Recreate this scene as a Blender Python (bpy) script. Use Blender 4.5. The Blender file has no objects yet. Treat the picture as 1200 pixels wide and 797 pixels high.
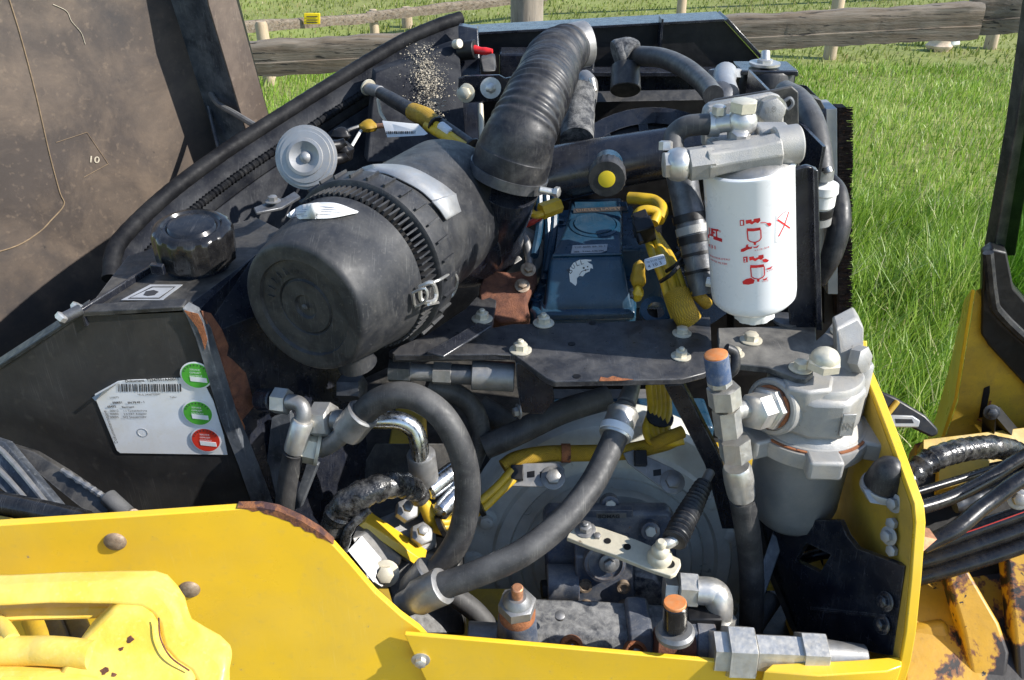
import bpy, bmesh, math, random
import numpy as np
from mathutils import Vector, Matrix
random.seed(7); np.random.seed(7)
SC = bpy.context.scene
COL = SC.collection
def V(*a): return Vector(a)

# ------------------------------------------------------------------ camera
CAM = V(0, 0, 1.70)                # photographer's eye height
PITCH = math.radians(30.0)         # looking down into the engine bay
FPX = 1039.0                       # focal length in pixels of a 1200 px wide frame
cam = bpy.data.cameras.new('camera'); camo = bpy.data.objects.new('camera', cam); COL.objects.link(camo)
cam.sensor_width = 36; cam.lens = FPX / 1200 * 36; cam.clip_start = 0.05; cam.clip_end = 2000
camo.location = CAM; camo.rotation_euler = (math.pi / 2 - PITCH, 0, 0)
SC.camera = camo

# ------------------------------------------------------------------ sky, sun, exposure
SUN = V(.80, -.17, .60).normalized()
world = bpy.data.worlds.new('World'); SC.world = world; world.use_nodes = True
wn = world.node_tree.nodes; wl = world.node_tree.links
sky = wn.new('ShaderNodeTexSky'); sky.sky_type = 'NISHITA'; sky.sun_disc = False
sky.sun_elevation = math.asin(SUN.z); sky.sun_rotation = math.atan2(SUN.x, SUN.y)
sky.air_density = 1.0; sky.dust_density = .35; sky.ozone_density = 2.2
wl.new(sky.outputs[0], wn['Background'].inputs[0]); wn['Background'].inputs[1].default_value = 0.15
sl = bpy.data.lights.new('sun', 'SUN'); so = bpy.data.objects.new('sun', sl); COL.objects.link(so)
sl.energy = 4.8; sl.angle = math.radians(0.55); sl.color = (1.0, .955, .89)
so.rotation_euler = (-SUN).to_track_quat('-Z', 'Y').to_euler()
SC.view_settings.view_transform = 'Standard'; SC.view_settings.look = 'None'
SC.view_settings.exposure = 0.72; SC.view_settings.gamma = 1.0
SC.cycles.max_bounces = 6; SC.cycles.use_denoising = True
SC.cycles.transparent_max_bounces = 8

# ------------------------------------------------------------------ where a sighted point stands in the place
FW = V(0, math.cos(PITCH), -math.sin(PITCH)); UP = V(0, math.sin(PITCH), math.cos(PITCH)); RT = V(1, 0, 0)
def ray(x, y): return RT * ((x - 600) / FPX) + UP * ((398.5 - y) / FPX) + FW
def P(x, y, d): return CAM + ray(x, y) * d
def PZ(x, y, z): r = ray(x, y); return CAM + r * ((z - CAM.z) / r.z)
def PY(x, y, Y): r = ray(x, y); return CAM + r * (Y / r.y)
def PX(x, y, X): r = ray(x, y); return CAM + r * (X / r.x)
def PL(x, y, o, n): r = ray(x, y); return CAM + r * ((o - CAM).dot(n) / r.dot(n))

# ------------------------------------------------------------------ materials
MATS = {}
def mat(name, base, rough=.5, metal=0., var=.25, vs=9., dust=None, da=.3, ds=25., up=0., bump=0., bs=250.,
        spots=(), coat=0., spec=.5, rv=.12, trans=0., braid=0., k=4., edge=None, scr=None, dent=0.):
    vs *= k; ds *= k; bs *= k; spots = [(a, s * k, t, w) for a, s, t, w in spots]
    m = bpy.data.materials.new(name); m.use_nodes = True; MATS[name] = m
    N = m.node_tree.nodes; L = m.node_tree.links; b = N['Principled BSDF']
    tc = N.new('ShaderNodeTexCoord')
    def noise(scale, detail=5, rough_=.6, dist=0.):
        n = N.new('ShaderNodeTexNoise'); n.inputs['Scale'].default_value = scale; n.inputs['Detail'].default_value = detail
        n.inputs['Roughness'].default_value = rough_; n.inputs['Distortion'].default_value = dist
        L.new(tc.outputs['Object'], n.inputs['Vector']); return n
    def ramp(src, a, c):
        r = N.new('ShaderNodeMapRange'); r.inputs['From Min'].default_value = a; r.inputs['From Max'].default_value = c
        r.clamp = True; L.new(src, r.inputs['Value']); return r.outputs[0]
    def mul(a, c):
        r = N.new('ShaderNodeMath'); r.operation = 'MULTIPLY'; L.new(a, r.inputs[0])
        if isinstance(c, (int, float)): r.inputs[1].default_value = c
        else: L.new(c, r.inputs[1])
        return r.outputs[0]
    def mix(fac, a, c):
        x = N.new('ShaderNodeMix'); x.data_type = 'RGBA'; L.new(fac, x.inputs[0])
        for s, i in ((a, 6), (c, 7)):
            if isinstance(s, (tuple, list)): x.inputs[i].default_value = (*s[:3], 1)
            else: L.new(s, x.inputs[i])
        return x.outputs[2]
    nv = noise(vs, 6, .62)
    lo = tuple(c * (1 - var) for c in base); hi = tuple(min(1, c * (1 + var)) for c in base)
    col = mix(ramp(nv.outputs[0], .3, .7), lo, hi)
    rgh = None
    if dust:
        nd = noise(ds, 8, .68, .4); f = mul(ramp(nd.outputs[0], .42, .68), da)
        col = mix(f, col, dust)
        fine = noise(ds * 14, 2, .5); col = mix(mul(ramp(fine.outputs[0], .6, .72), da * .55), col, dust)
        if up:
            g = N.new('ShaderNodeNewGeometry'); s = N.new('ShaderNodeSeparateXYZ'); L.new(g.outputs['Normal'], s.inputs[0])
            nu = noise(ds * .6, 6, .65); fu = mul(mul(ramp(s.outputs[2], .25, .95), ramp(nu.outputs[0], .25, .7)), up)
            col = mix(fu, col, dust)
    for (sc_, ssc, th, soft) in spots:
        ns = noise(ssc, 7, .62, .3); col = mix(ramp(ns.outputs[0], th, th + soft), col, sc_)
    if scr:                                              # fine scratches in two directions
        for rot, sc0 in (((.3, .5, .9), 1500.), ((1.1, .2, -.5), 1900.), ((.2, 1.3, .3), 1200.)):
            mp = N.new('ShaderNodeMapping'); mp.inputs['Rotation'].default_value = rot; mp.inputs['Scale'].default_value = (1, .012, .014); L.new(tc.outputs['Object'], mp.inputs[0])
            ns = N.new('ShaderNodeTexNoise'); ns.inputs['Scale'].default_value = sc0; ns.inputs['Detail'].default_value = 1; L.new(mp.outputs[0], ns.inputs['Vector'])
            nm = noise(vs * 1.7, 3); col = mix(mul(mul(ramp(ns.outputs[0], .68, .74), ramp(nm.outputs[0], .45, .65)), scr[1]), col, scr[0])
    if edge:                                             # paint worn thin along the edges
        bv = N.new('ShaderNodeBevel'); bv.samples = 4; bv.inputs['Radius'].default_value = .0022
        gg = N.new('ShaderNodeNewGeometry'); dp = N.new('ShaderNodeVectorMath'); dp.operation = 'DOT_PRODUCT'
        L.new(bv.outputs[0], dp.inputs[0]); L.new(gg.outputs['Normal'], dp.inputs[1])
        ne = noise(60, 4); col = mix(mul(mul(ramp(dp.outputs['Value'], .985, .90), ramp(ne.outputs[0], .4, .6)), edge[1]), col, edge[0])
    if braid:
        uv = N.new('ShaderNodeUVMap')
        hs = []
        for ang in (1, -1):
            mp = N.new('ShaderNodeMapping'); mp.inputs['Rotation'].default_value = (0, 0, ang * .8); L.new(uv.outputs[0], mp.inputs[0])
            w = N.new('ShaderNodeTexWave'); w.inputs['Scale'].default_value = braid; w.inputs['Distortion'].default_value = .4
            L.new(mp.outputs[0], w.inputs['Vector']); hs.append(w.outputs['Fac'])
        hh = mul(hs[0], hs[1])
        col = mix(mul(ramp(hh, .35, .0), .65), col, tuple(c * .35 for c in base))
    L.new(col, b.inputs['Base Color'])
    nr = noise(vs * 3.3, 5, .6); r = N.new('ShaderNodeMapRange'); L.new(nr.outputs[0], r.inputs['Value'])
    r.inputs['From Min'].default_value = .3; r.inputs['From Max'].default_value = .7
    r.inputs['To Min'].default_value = max(.03, rough - rv); r.inputs['To Max'].default_value = min(1, rough + rv)
    L.new(r.outputs[0], b.inputs['Roughness'])
    b.inputs['Metallic'].default_value = metal; b.inputs['Specular IOR Level'].default_value = spec
    b.inputs['Coat Weight'].default_value = coat; b.inputs['Coat Roughness'].default_value = .15
    if trans: b.inputs['Transmission Weight'].default_value = trans
    if bump or braid:
        nb = noise(bs, 4, .6); bp = N.new('ShaderNodeBump'); bp.inputs['Distance'].default_value = .002
        bp.inputs['Strength'].default_value = max(bump, .05); L.new(nb.outputs[0], bp.inputs['Height'])
        if braid: L.new(hh, bp.inputs['Height']); bp.inputs['Strength'].default_value = .6
        L.new(bp.outputs[0], b.inputs['Normal'])
    if dent:                                             # slightly uneven sheet metal
        nd2 = noise(7., 2, .4); b2 = N.new('ShaderNodeBump'); b2.inputs['Distance'].default_value = .03; b2.inputs['Strength'].default_value = dent; L.new(nd2.outputs[0], b2.inputs['Height'])
        for l in list(L):
            if l.to_socket == b.inputs['Normal']: L.new(b2.outputs[0], l.from_node.inputs['Normal'])
    return m

WORN = ((.22, .22, .22), .5)
mat('yellow_paint', (.80, .50, .022), .32, var=.06, vs=3, dust=(.55, .38, .10), da=.30, ds=5, up=.10, dent=.14, bump=.03, bs=500, coat=.15, k=1.5, rv=.08,
    spots=[((.42, .28, .08), 3.2, .60, .25), ((.33, .24, .12), 70, .70, .05)], scr=((.85, .66, .22), .22))
mat('yellow_pale', (.76, .50, .055), .46, var=.13, vs=6, dust=(.80, .62, .22), da=.55, ds=7, bump=.15, bs=120, k=2, spots=[((.10, .035, .015), 26, .73, .01)])
mat('yellow_peel', (.48, .265, .013), .5, var=.25, vs=7, dust=(.20, .11, .03), da=.5, ds=12, bump=.25, bs=60, k=1,
    spots=[((.16, .06, .02), 11, .495, .02), ((.016, .012, .011), 11, .525, .012), ((.012, .01, .01), 48, .64, .02)])
mat('yellow_dirty', (.48, .31, .025), .5, var=.25, vs=7, dust=(.16, .12, .05), da=.5, ds=12, bump=.08, bs=160, k=1.5, spots=[((.05, .035, .02), 22, .68, .03)])
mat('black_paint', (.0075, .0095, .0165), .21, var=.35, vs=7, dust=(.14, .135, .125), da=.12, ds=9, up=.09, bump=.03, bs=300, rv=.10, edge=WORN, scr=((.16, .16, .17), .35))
mat('black_dirty', (.012, .0125, .014), .5, var=.4, vs=9, dust=(.17, .155, .13), da=.34, ds=8, up=.16, bump=.08, bs=160, edge=WORN, scr=((.18, .17, .15), .35))
mat('black_plain', (.0065, .0065, .0075), .45, var=.3, dust=(.10, .09, .08), da=.10, ds=12, spec=.35)
mat('plastic', (.0145, .0158, .0195), .54, spec=.35, var=.2, vs=9, dust=(.20, .19, .17), da=.22, ds=7, up=.09, bump=.04, bs=330, rv=.1, scr=((.20, .20, .19), .45), k=3)
mat('plastic_gloss', (.008, .008, .009), .2, var=.3, dust=(.2, .19, .17), da=.08, ds=16, rv=.08, scr=((.2, .2, .2), .3))
mat('rubber', (.026, .026, .028), .52, var=.18, vs=9, dust=(.27, .26, .24), da=.16, ds=8, up=.36, bump=.06, bs=250, spec=.35, scr=((.25, .24, .21), .4))
mat('rubber_clean', (.0085, .009, .0125), .48, var=.3, vs=9, dust=(.2, .19, .17), da=.20, ds=12, up=.09, bump=.06, bs=250, spec=.4, scr=((.2, .19, .18), .35))
mat('rubber_tape', (.008, .008, .009), .22, var=.4, vs=30, dust=(.34, .33, .31), da=.25, ds=22, bump=.6, bs=40)
mat('zinc', (.52, .515, .50), .40, .75, var=.22, vs=14, dust=(.60, .55, .45), da=.55, ds=11, up=.35, bump=.06, bs=200, scr=((.2, .2, .2), .4))
mat('zinc_dull', (.25, .25, .25), .48, .6, var=.3, vs=12, dust=(.27, .25, .22), da=.6, ds=12, bump=.1, bs=200, scr=((.5, .5, .5), .3))
mat('zinc_dark', (.09, .095, .105), .42, .5, var=.4, vs=14, dust=(.2, .19, .17), da=.4, ds=12, bump=.1, bs=200, scr=((.4, .4, .4), .3))
mat('steel', (.55, .57, .59), .27, 1., var=.12, vs=15, dust=(.33, .31, .28), da=.18, ds=5, scr=((.2, .2, .2), .4))
mat('bolt_zinc', (.60, .56, .45), .45, .4, var=.18, vs=30, dust=(.62, .55, .41), da=.6, ds=30, up=.3)
mat('cast_alu', (.30, .30, .295), .54, .3, var=.16, vs=8, dust=(.43, .39, .32), da=.55, ds=9, up=.25, bump=.3, bs=220, spots=[((.17, .16, .15), 30, .66, .06)])
mat('bowl_grey', (.20, .21, .22), .42, .25, var=.12, vs=6, dust=(.36, .34, .30), da=.28, ds=7, bump=.25, bs=300)
mat('housing', (.56, .57, .52), .62, .1, var=.2, vs=5, dust=(.52, .48, .41), da=.4, ds=6, up=.2, bump=.18, bs=160, spots=[((.18, .17, .145), 12, .64, .1)])  # base colour lightened to stand in for missing fill light
mat('engine_blue', (.0062, .037, .072), .33, var=.2, vs=6, dust=(.14, .15, .15), da=.12, ds=9, up=.04, bump=.04, bs=200, scr=((.2, .22, .25), .3))
mat('pump_black', (.055, .070, .102), .42, .1, var=.4, vs=6, dust=(.32, .30, .27), da=.55, ds=8, up=.25, bump=.12, bs=160, edge=((.3, .2, .13), .6),
    spots=[((.20, .09, .04), 16, .66, .05)])
mat('pump_spatter', (.020, .024, .036), .5, .1, var=.4, vs=6, dust=(.44, .43, .40), da=.55, ds=22, up=.45, bump=.2, bs=160,
    spots=[((.16, .07, .03), 14, .70, .05)])
mat('foam', (.022, .024, .028), .8, var=.4, vs=12, dust=(.5, .49, .46), da=.4, ds=16, bump=.4, bs=120)
mat('rust', (.24, .085, .034), .85, var=.45, vs=20, dust=(.36, .14, .05), da=.65, ds=25, bump=.5, bs=150, spots=[((.06, .02, .014), 22, .58, .08)])
mat('rust_dark', (.105, .040, .024), .9, var=.4, vs=20, dust=(.24, .095, .045), da=.6, ds=18, bump=.6, bs=120)
mat('rusty_bolt', (.26, .19, .13), .6, .4, var=.4, vs=40, dust=(.36, .31, .25), da=.5, ds=40, bump=.2, bs=200)
mat('copper', (.50, .24, .13), .5, .6, var=.3, vs=40)
mat('cream_plate', (.62, .57, .44), .5, .25, var=.15, vs=12, dust=(.45, .40, .31), da=.45, ds=12, bump=.05, spots=[((.25, .2, .14), 22, .68, .04)])
mat('loom', (.55, .33, .012), .6, var=.2, vs=10, dust=(.22, .14, .035), da=.5, ds=12, braid=13.)
mat('wire_yellow', (.60, .38, .016), .42, var=.2, vs=10, dust=(.26, .17, .05), da=.45, ds=12)
mat('wire_red', (.40, .03, .02), .45, var=.2)
mat('wire_white', (.6, .6, .57), .5, var=.1)
mat('filter_white', (.80, .81, .82), .30, var=.02, vs=5, dust=(.66, .64, .6), da=.10, ds=10, coat=.3, rv=.05)
mat('plastic_white', (.74, .74, .71), .45, var=.05, dust=(.55, .52, .45), da=.4)
mat('paper', (.66, .67, .68), .55, var=.05, vs=8, dust=(.58, .54, .45), da=.5, ds=5)
mat('ink', (.03, .03, .032), .6, var=.2)
mat('print_red', (.62, .018, .022), .4, var=.1)
mat('sticker_green', (.07, .34, .035), .45, var=.12)
mat('sticker_red', (.58, .035, .018), .45, var=.12)
mat('silver_foil', (.46, .47, .48), .4, .4, var=.15)
mat('cap_orange', (.62, .20, .05), .6, var=.15, vs=20, dust=(.5, .3, .15), da=.5)
mat('cap_blue', (.045, .08, .16), .6, var=.2, vs=20, dust=(.3, .3, .3), da=.45, bump=.3, bs=300)
mat('cap_red', (.60, .02, .02), .35, var=.1)
mat('dot_yellow', (.80, .60, .02), .5, var=.06)
mat('hood_inner', (.058, .045, .037), .62, var=.45, vs=3.0, dust=(.17, .125, .088), da=.75, ds=7., bump=.12, bs=160, k=1.,
    spots=[((.024, .024, .027), 2.3, .50, .16), ((.26, .22, .17), 70, .72, .03), ((.022, .02, .02), 22, .68, .04)])
mat('hood_seam', (.22, .155, .09), .8, var=.3, vs=30, bump=.4, k=2)
mat('hood_edge', (.040, .047, .058), .4, var=.4, vs=10, dust=(.27, .28, .29), da=.5, ds=8, bump=.08, edge=WORN, scr=((.4, .4, .4), .5), k=2)
mat('wall_black', (.010, .0115, .0165), .62, spec=.12, var=.35, vs=6, dust=(.12, .12, .115), da=.25, ds=6, bump=.06, bs=160, k=3, scr=((.16, .16, .16), .3))
mat('hood_brown', (.085, .062, .048), .6, var=.3, vs=6, dust=(.20, .15, .11), da=.7, ds=5, k=1.5, scr=((.3, .25, .2), .4))
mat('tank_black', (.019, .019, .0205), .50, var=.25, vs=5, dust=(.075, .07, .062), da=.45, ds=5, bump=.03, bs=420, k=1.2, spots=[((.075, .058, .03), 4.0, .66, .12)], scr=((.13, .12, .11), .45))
mat('wood', (.135, .100, .066), .85, var=.5, vs=14, dust=(.27, .24, .195), da=.6, ds=16, bump=1., bs=60, k=3., spots=[((.30, .19, .025), 3, .70, .03), ((.022, .018, .014), 30, .58, .05)])
mat('wood_post', (.36, .27, .17), .85, var=.3, vs=14, dust=(.46, .39, .29), da=.5, ds=20, bump=.6, bs=60, k=1.5, spots=[((.10, .07, .045), 30, .64, .05)])
mat('wood_grey', (.20, .165, .125), .85, var=.4, vs=12, dust=(.32, .28, .22), da=.5, ds=16, bump=.8, bs=60, k=2, spots=[((.05, .04, .03), 24, .62, .05)])
mat('sign_yellow', (.80, .58, .01), .5, var=.05)
mat('stone_pale', (.58, .45, .33), .8, var=.2, vs=20, k=1)
mat('brush', (.018, .008, .005), .9, var=.6, vs=80, bump=.6, bs=300, k=1, spots=[((.13, .045, .015), 120, .6, .1)])
mat('alu_frame', (.31, .32, .33), .48, .35, var=.15, vs=8, dust=(.36, .33, .28), da=.5, ds=10, scr=((.2, .2, .2), .4))
mat('hose_black', (.0065, .0065, .0085), .30, var=.3, vs=9, dust=(.16, .15, .13), da=.10, ds=8, bump=.04, bs=200)
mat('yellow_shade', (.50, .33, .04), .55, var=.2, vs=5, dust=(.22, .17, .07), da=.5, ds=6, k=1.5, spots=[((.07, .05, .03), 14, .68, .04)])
mat('seal_black', (.0065, .0068, .0085), .6, var=.3, vs=8, dust=(.10, .098, .09), da=.14, ds=8, bump=.08, bs=150, spec=.15)
mat('yard', (.13, .105, .075), .95, var=.4, vs=4, dust=(.24, .20, .13), da=.6, ds=9, bump=.6, bs=40, k=1, spots=[((.06, .075, .02), 6, .6, .1)])
mat('rust_edge', (.085, .035, .026), .85, var=.5, vs=14, dust=(.34, .13, .03), da=.7, ds=14, bump=.6, bs=120, spots=[((.05, .022, .022), 16, .55, .06)])
mat('bracket_black', (.0095, .0115, .018), .36, var=.35, vs=7, dust=(.20, .19, .175), da=.26, ds=9, up=.20, bump=.05, bs=300, edge=WORN, scr=((.2, .2, .2), .4))
mat('bracket_dusty', (.022, .023, .026), .5, var=.3, vs=8, dust=(.27, .255, .225), da=.45, ds=8, up=.55, bump=.08, bs=200, edge=WORN, scr=((.3, .3, .28), .4))
mat('crumb', (.42, .37, .28), .9, var=.35, vs=300, k=1)
gm = mat('field', (.18, .21, .042), .95, var=.30, vs=.6, dust=(.19, .165, .06), da=.5, ds=1.4, bump=.5, bs=14, k=1)
# wood grain: stretch along the rail
for nm in ('wood', 'wood_post', 'wood_grey'):
    t = MATS[nm].node_tree
    mp = t.nodes.new('ShaderNodeMapping'); tcn = [n for n in t.nodes if n.type == 'TEX_COORD'][0]
    mp.inputs['Scale'].default_value = (.07, 1, 1) if nm == 'wood' else (1, 1, .15)
    for l in list(t.links):
        if l.from_node == tcn: s = l.to_socket; t.links.remove(l); t.links.new(mp.outputs[0], s)
    t.links.new(tcn.outputs['Object'], mp.inputs[0])
# green tinted glass and grass
g = bpy.data.materials.new('green_glass'); g.use_nodes = True; MATS['green_glass'] = g
b = g.node_tree.nodes['Principled BSDF']; b.inputs['Base Color'].default_value = (.30, .47, .26, 1); b.inputs['Roughness'].default_value = .04
b.inputs['Transmission Weight'].default_value = 1.; b.inputs['IOR'].default_value = 1.05
def grassmat(name, cols):
    m = bpy.data.materials.new(name); m.use_nodes = True; MATS[name] = m
    N = m.node_tree.nodes; L = m.node_tree.links; b = N['Principled BSDF']
    a = N.new('ShaderNodeAttribute'); a.attribute_name = 'tint'
    cr = N.new('ShaderNodeValToRGB'); L.new(a.outputs['Fac'], cr.inputs[0])
    el = cr.color_ramp.elements
    while len(el) < len(cols): el.new(.5)
    for i, (p, c) in enumerate(cols): el[i].position = p; el[i].color = (*c, 1)
    L.new(cr.outputs[0], b.inputs['Base Color']); b.inputs['Roughness'].default_value = .42; b.inputs['Specular IOR Level'].default_value = .35
    tr = N.new('ShaderNodeBsdfTranslucent'); L.new(cr.outputs[0], tr.inputs[0])
    mx = N.new('ShaderNodeMixShader'); mx.inputs[0].default_value = .38; L.new(b.outputs[0], mx.inputs[1]); L.new(tr.outputs[0], mx.inputs[2])
    L.new(mx.outputs[0], N['Material Output'].inputs[0])
grassmat('grass', [(0., (.075, .145, .012)), (.35, (.185, .315, .028)), (.75, (.33, .47, .070)), (.93, (.48, .52, .18)), (1., (.68, .60, .36))])
grassmat('grass_field', [(0., (.13, .175, .028)), (.5, (.20, .25, .048)), (.85, (.28, .27, .09)), (1., (.40, .33, .17))])

# ------------------------------------------------------------------ mesh helpers
ORG = {}
def frame(ax):
    ax = ax.normalized(); h = V(0, 0, 1) if abs(ax.z) < .9 else V(0, 1, 0)
    x = h.cross(ax).normalized(); return x, ax.cross(x), ax
def crom(pts, n):
    pts = [Vector(p) for p in pts]
    if len(pts) == 2: return [pts[0].lerp(pts[1], i / n) for i in range(n + 1)]
    q = [pts[0] * 2 - pts[1]] + pts + [pts[-1] * 2 - pts[-2]]; out = []
    for i in range(len(pts) - 1):
        a, b_, c, d = q[i:i + 4]
        for k in range(n):
            t = k / n
            out.append(.5 * ((2 * b_) + (c - a) * t + (2 * a - 5 * b_ + 4 * c - d) * t * t + (3 * b_ - a - 3 * c + d) * t ** 3))
    out.append(pts[-1]); return out
def cylhit(x, y, o, ax, R):
    """where the line of sight meets a round body: distance along its axis and the point"""
    ax = ax.normalized(); w = CAM - o; d = ray(x, y); w_ = w - ax * w.dot(ax); d_ = d - ax * d.dot(ax)
    A = d_.dot(d_); B = w_.dot(d_); C_ = w_.dot(w_) - R * R; return CAM + d * ((-B - math.sqrt(max(0, B * B - A * C_))) / A)
class MB:
    def __init__(s): s.v = []; s.f = []; s.uv = []
    def add(s, vs, fs, uvs=None):
        o = len(s.v); s.v += [Vector(p) for p in vs]; s.f += [tuple(i + o for i in f) for f in fs]
        s.uv += uvs if uvs else [None] * len(fs); return s
    def rings(s, rings, cap=True, uvscale=1., closed=False):
        n = len(rings[0]); vs = [p for r in rings for p in r]; fs = []; uvs = []; L = 0.; m = len(rings)
        for i in range(m - 1 + (1 if closed else 0)):
            a = rings[i]; b_ = rings[(i + 1) % m]; dl = (a[0] - b_[0]).length
            for k in range(n):
                k2 = (k + 1) % n; j = (i + 1) % m
                fs.append((i * n + k, i * n + k2, j * n + k2, j * n + k))
                uvs.append(((k / n * 1., L * uvscale), ((k + 1) / n * 1., L * uvscale), ((k + 1) / n, (L + dl) * uvscale), (k / n, (L + dl) * uvscale)))
            L += dl
        if cap and not closed:
            fs.append(tuple(range(n - 1, -1, -1))); uvs.append(None)
            fs.append(tuple((m - 1) * n + k for k in range(n))); uvs.append(None)
        return s.add(vs, fs, uvs)
    def lathe(s, o, ax, prof, seg=32, fn=None, cap=True):
        x, y, z = frame(ax); rs = []
        for (t, r) in prof:
            r = max(r, 1e-4)
            rs.append([o + z * t + (x * math.cos(a) + y * math.sin(a)) * (r * (fn(a, t) if fn else 1)) for a in [2 * math.pi * k / seg for k in range(seg)]])
        return s.rings(rs, cap, 12.)
    def cyl(s, a, b_, r, r2=None, seg=24, bev=.0012):
        a, b_ = Vector(a), Vector(b_); l = (b_ - a).length; r2 = r if r2 is None else r2; e = min(bev, r * .4, l * .4)
        return s.lathe(a, b_ - a, [(0, r - e), (e, r), (l - e, r2), (l, r2 - e)], seg)
    def hexa(s, o, ax, r, h, rot=0., n=6):
        x, y, z = frame(ax); rs = []; e = min(.15 * h, .0015)
        for t, q in ((0, r), (h - e, r), (h, r - e * 1.6)):
            rs.append([o + z * t + (x * math.cos(a) + y * math.sin(a)) * q for a in [rot + 2 * math.pi * k / n for k in range(n)]])
        return s.rings(rs)
    def tube(s, pts, r, seg=14, n=8, wav=None, cap=True, uvs=12.):
        c = crom(pts, n); m = len(c); rs = []
        tg = [(c[min(i + 1, m - 1)] - c[max(i - 1, 0)]).normalized() for i in range(m)]
        x, y, _ = frame(tg[0]); L = 0.
        for i in range(m):
            if i:
                L += (c[i] - c[i - 1]).length
                x = (x - tg[i] * x.dot(tg[i])).normalized(); y = tg[i].cross(x)
            t = i / (m - 1)
            if callable(r): q = r(t)
            elif isinstance(r, (list, tuple)):
                u = t * (len(r) - 1); k = min(int(u), len(r) - 2); q = r[k] + (r[k + 1] - r[k]) * (u - k)
            else: q = r
            if wav: q *= 1 + wav(L, t)
            rs.append([c[i] + (x * math.cos(a) + y * math.sin(a)) * q for a in [2 * math.pi * k / seg for k in range(seg)]])
        return s.rings(rs, cap, uvs)
    def box(s, c, x, y, z):
        c, x, y, z = map(Vector, (c, x, y, z))
        vs = [c + x * a + y * b_ + z * d for d in (-1, 1) for b_ in (-1, 1) for a in (-1, 1)]
        return s.add(vs, [(0, 2, 3, 1), (4, 5, 7, 6), (0, 1, 5, 4), (2, 6, 7, 3), (0, 4, 6, 2), (1, 3, 7, 5)])
    def prism(s, poly, th):
        poly = [Vector(p) for p in poly]; n = len(poly); th = Vector(th)
        vs = poly + [p + th for p in poly]
        fs = [tuple(range(n)), tuple(range(2 * n - 1, n - 1, -1))] + [(i, i + n, (i + 1) % n + n, (i + 1) % n) for i in range(n)]
        return s.add(vs, fs)
    def ob(s, name, m, parent=None, bevel=0., label=None, cat=None, group=None, kind=None, seg=2, solid=0, ang=38, sub=0):
        me = bpy.data.meshes.new(name)
        base = ORG[parent] if parent else (sum(s.v, V(0, 0, 0)) / len(s.v))
        me.from_pydata([tuple(p - base) for p in s.v], [], s.f)
        if any(s.uv):
            u = me.uv_layers.new(name='UVMap'); buf = []
            for f, q in zip(s.f, s.uv): buf += [c for p in (q if q else [(0, 0)] * len(f)) for c in p]
            u.data.foreach_set('uv', buf)
        bm = bmesh.new(); bm.from_mesh(me); bmesh.ops.recalc_face_normals(bm, faces=bm.faces); bm.to_mesh(me); bm.free()
        me.materials.append(MATS[m])
        me.polygons.foreach_set('use_smooth', [True] * len(me.polygons)); me.set_sharp_from_angle(angle=math.radians(ang))
        o = bpy.data.objects.new(name, me); COL.objects.link(o)
        if parent: o.parent = parent
        else: o.location = base
        ORG[o] = base
        if bevel:
            md = o.modifiers.new('bevel', 'BEVEL'); md.width = bevel; md.segments = seg; md.limit_method = 'ANGLE'; md.angle_limit = math.radians(35)
            md.harden_normals = False
        if label: o['label'] = label
        if cat: o['category'] = cat
        if group: o['group'] = group
        if kind: o['kind'] = kind
        return o
def T(name, label, cat, loc, group=None):
    o = bpy.data.objects.new(name, None); COL.objects.link(o); o.location = loc; o.empty_display_size = .05; ORG[o] = Vector(loc)
    o['label'] = label; o['category'] = cat
    if group: o['group'] = group
    return o
def bolt(par, p, ax, r=.0075, m='bolt_zinc', washer=True, tip=False, name='bolt', rot=None, h=.95):
    ax = Vector(ax).normalized(); b_ = MB(); z0 = 0
    if washer: b_.lathe(p, ax, [(0, r * 1.6), (r * .16, r * 1.6), (r * .26, r * 1.35), (r * .28, r * .5)], 20); z0 = r * .27
    b_.hexa(p + ax * z0, ax, r, r * h, random.random() if rot is None else rot)
    if tip: b_.cyl(p + ax * (z0 + r * h * .9), p + ax * (z0 + r * (h + .5)), r * .48, seg=12)
    return b_.ob(name, m, par)
def text(par, s, p0, p1, n, m='ink', h=None, lift=.0006, name='lettering', bold=0., wrap=None):
    """one line of print whose baseline runs from p0 to p1 on a surface with normal n"""
    cu = bpy.data.curves.new('t', 'FONT'); cu.body = s; cu.offset = bold; cu.resolution_u = 3
    o = bpy.data.objects.new('t', cu); COL.objects.link(o); bpy.context.view_layer.update()
    me = bpy.data.meshes.new_from_object(o); bpy.data.objects.remove(o); bpy.data.curves.remove(cu)
    if not len(me.vertices): return None
    co = np.empty(len(me.vertices) * 3); me.vertices.foreach_get('co', co); co = co.reshape(-1, 3)
    w = co[:, 0].max() - co[:, 0].min(); x0 = co[:, 0].min(); hh = max(co[:, 1].max(), .01)
    d = Vector(p1) - Vector(p0); L = d.length; x = d.normalized(); n = Vector(n).normalized(); y = n.cross(x).normalized()
    sx = L / w; sy = (h / hh) if h else sx
    mb = MB(); base = Vector(p0) + n * lift
    pts = [base + x * ((c[0] - x0) * sx) + y * (c[1] * sy) for c in co]
    if wrap: pts = [wrap(q) for q in pts]
    mb.add(pts, [tuple(f.vertices) for f in me.polygons]); bpy.data.meshes.remove(me)
    return mb.ob(name, m, par)

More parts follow.
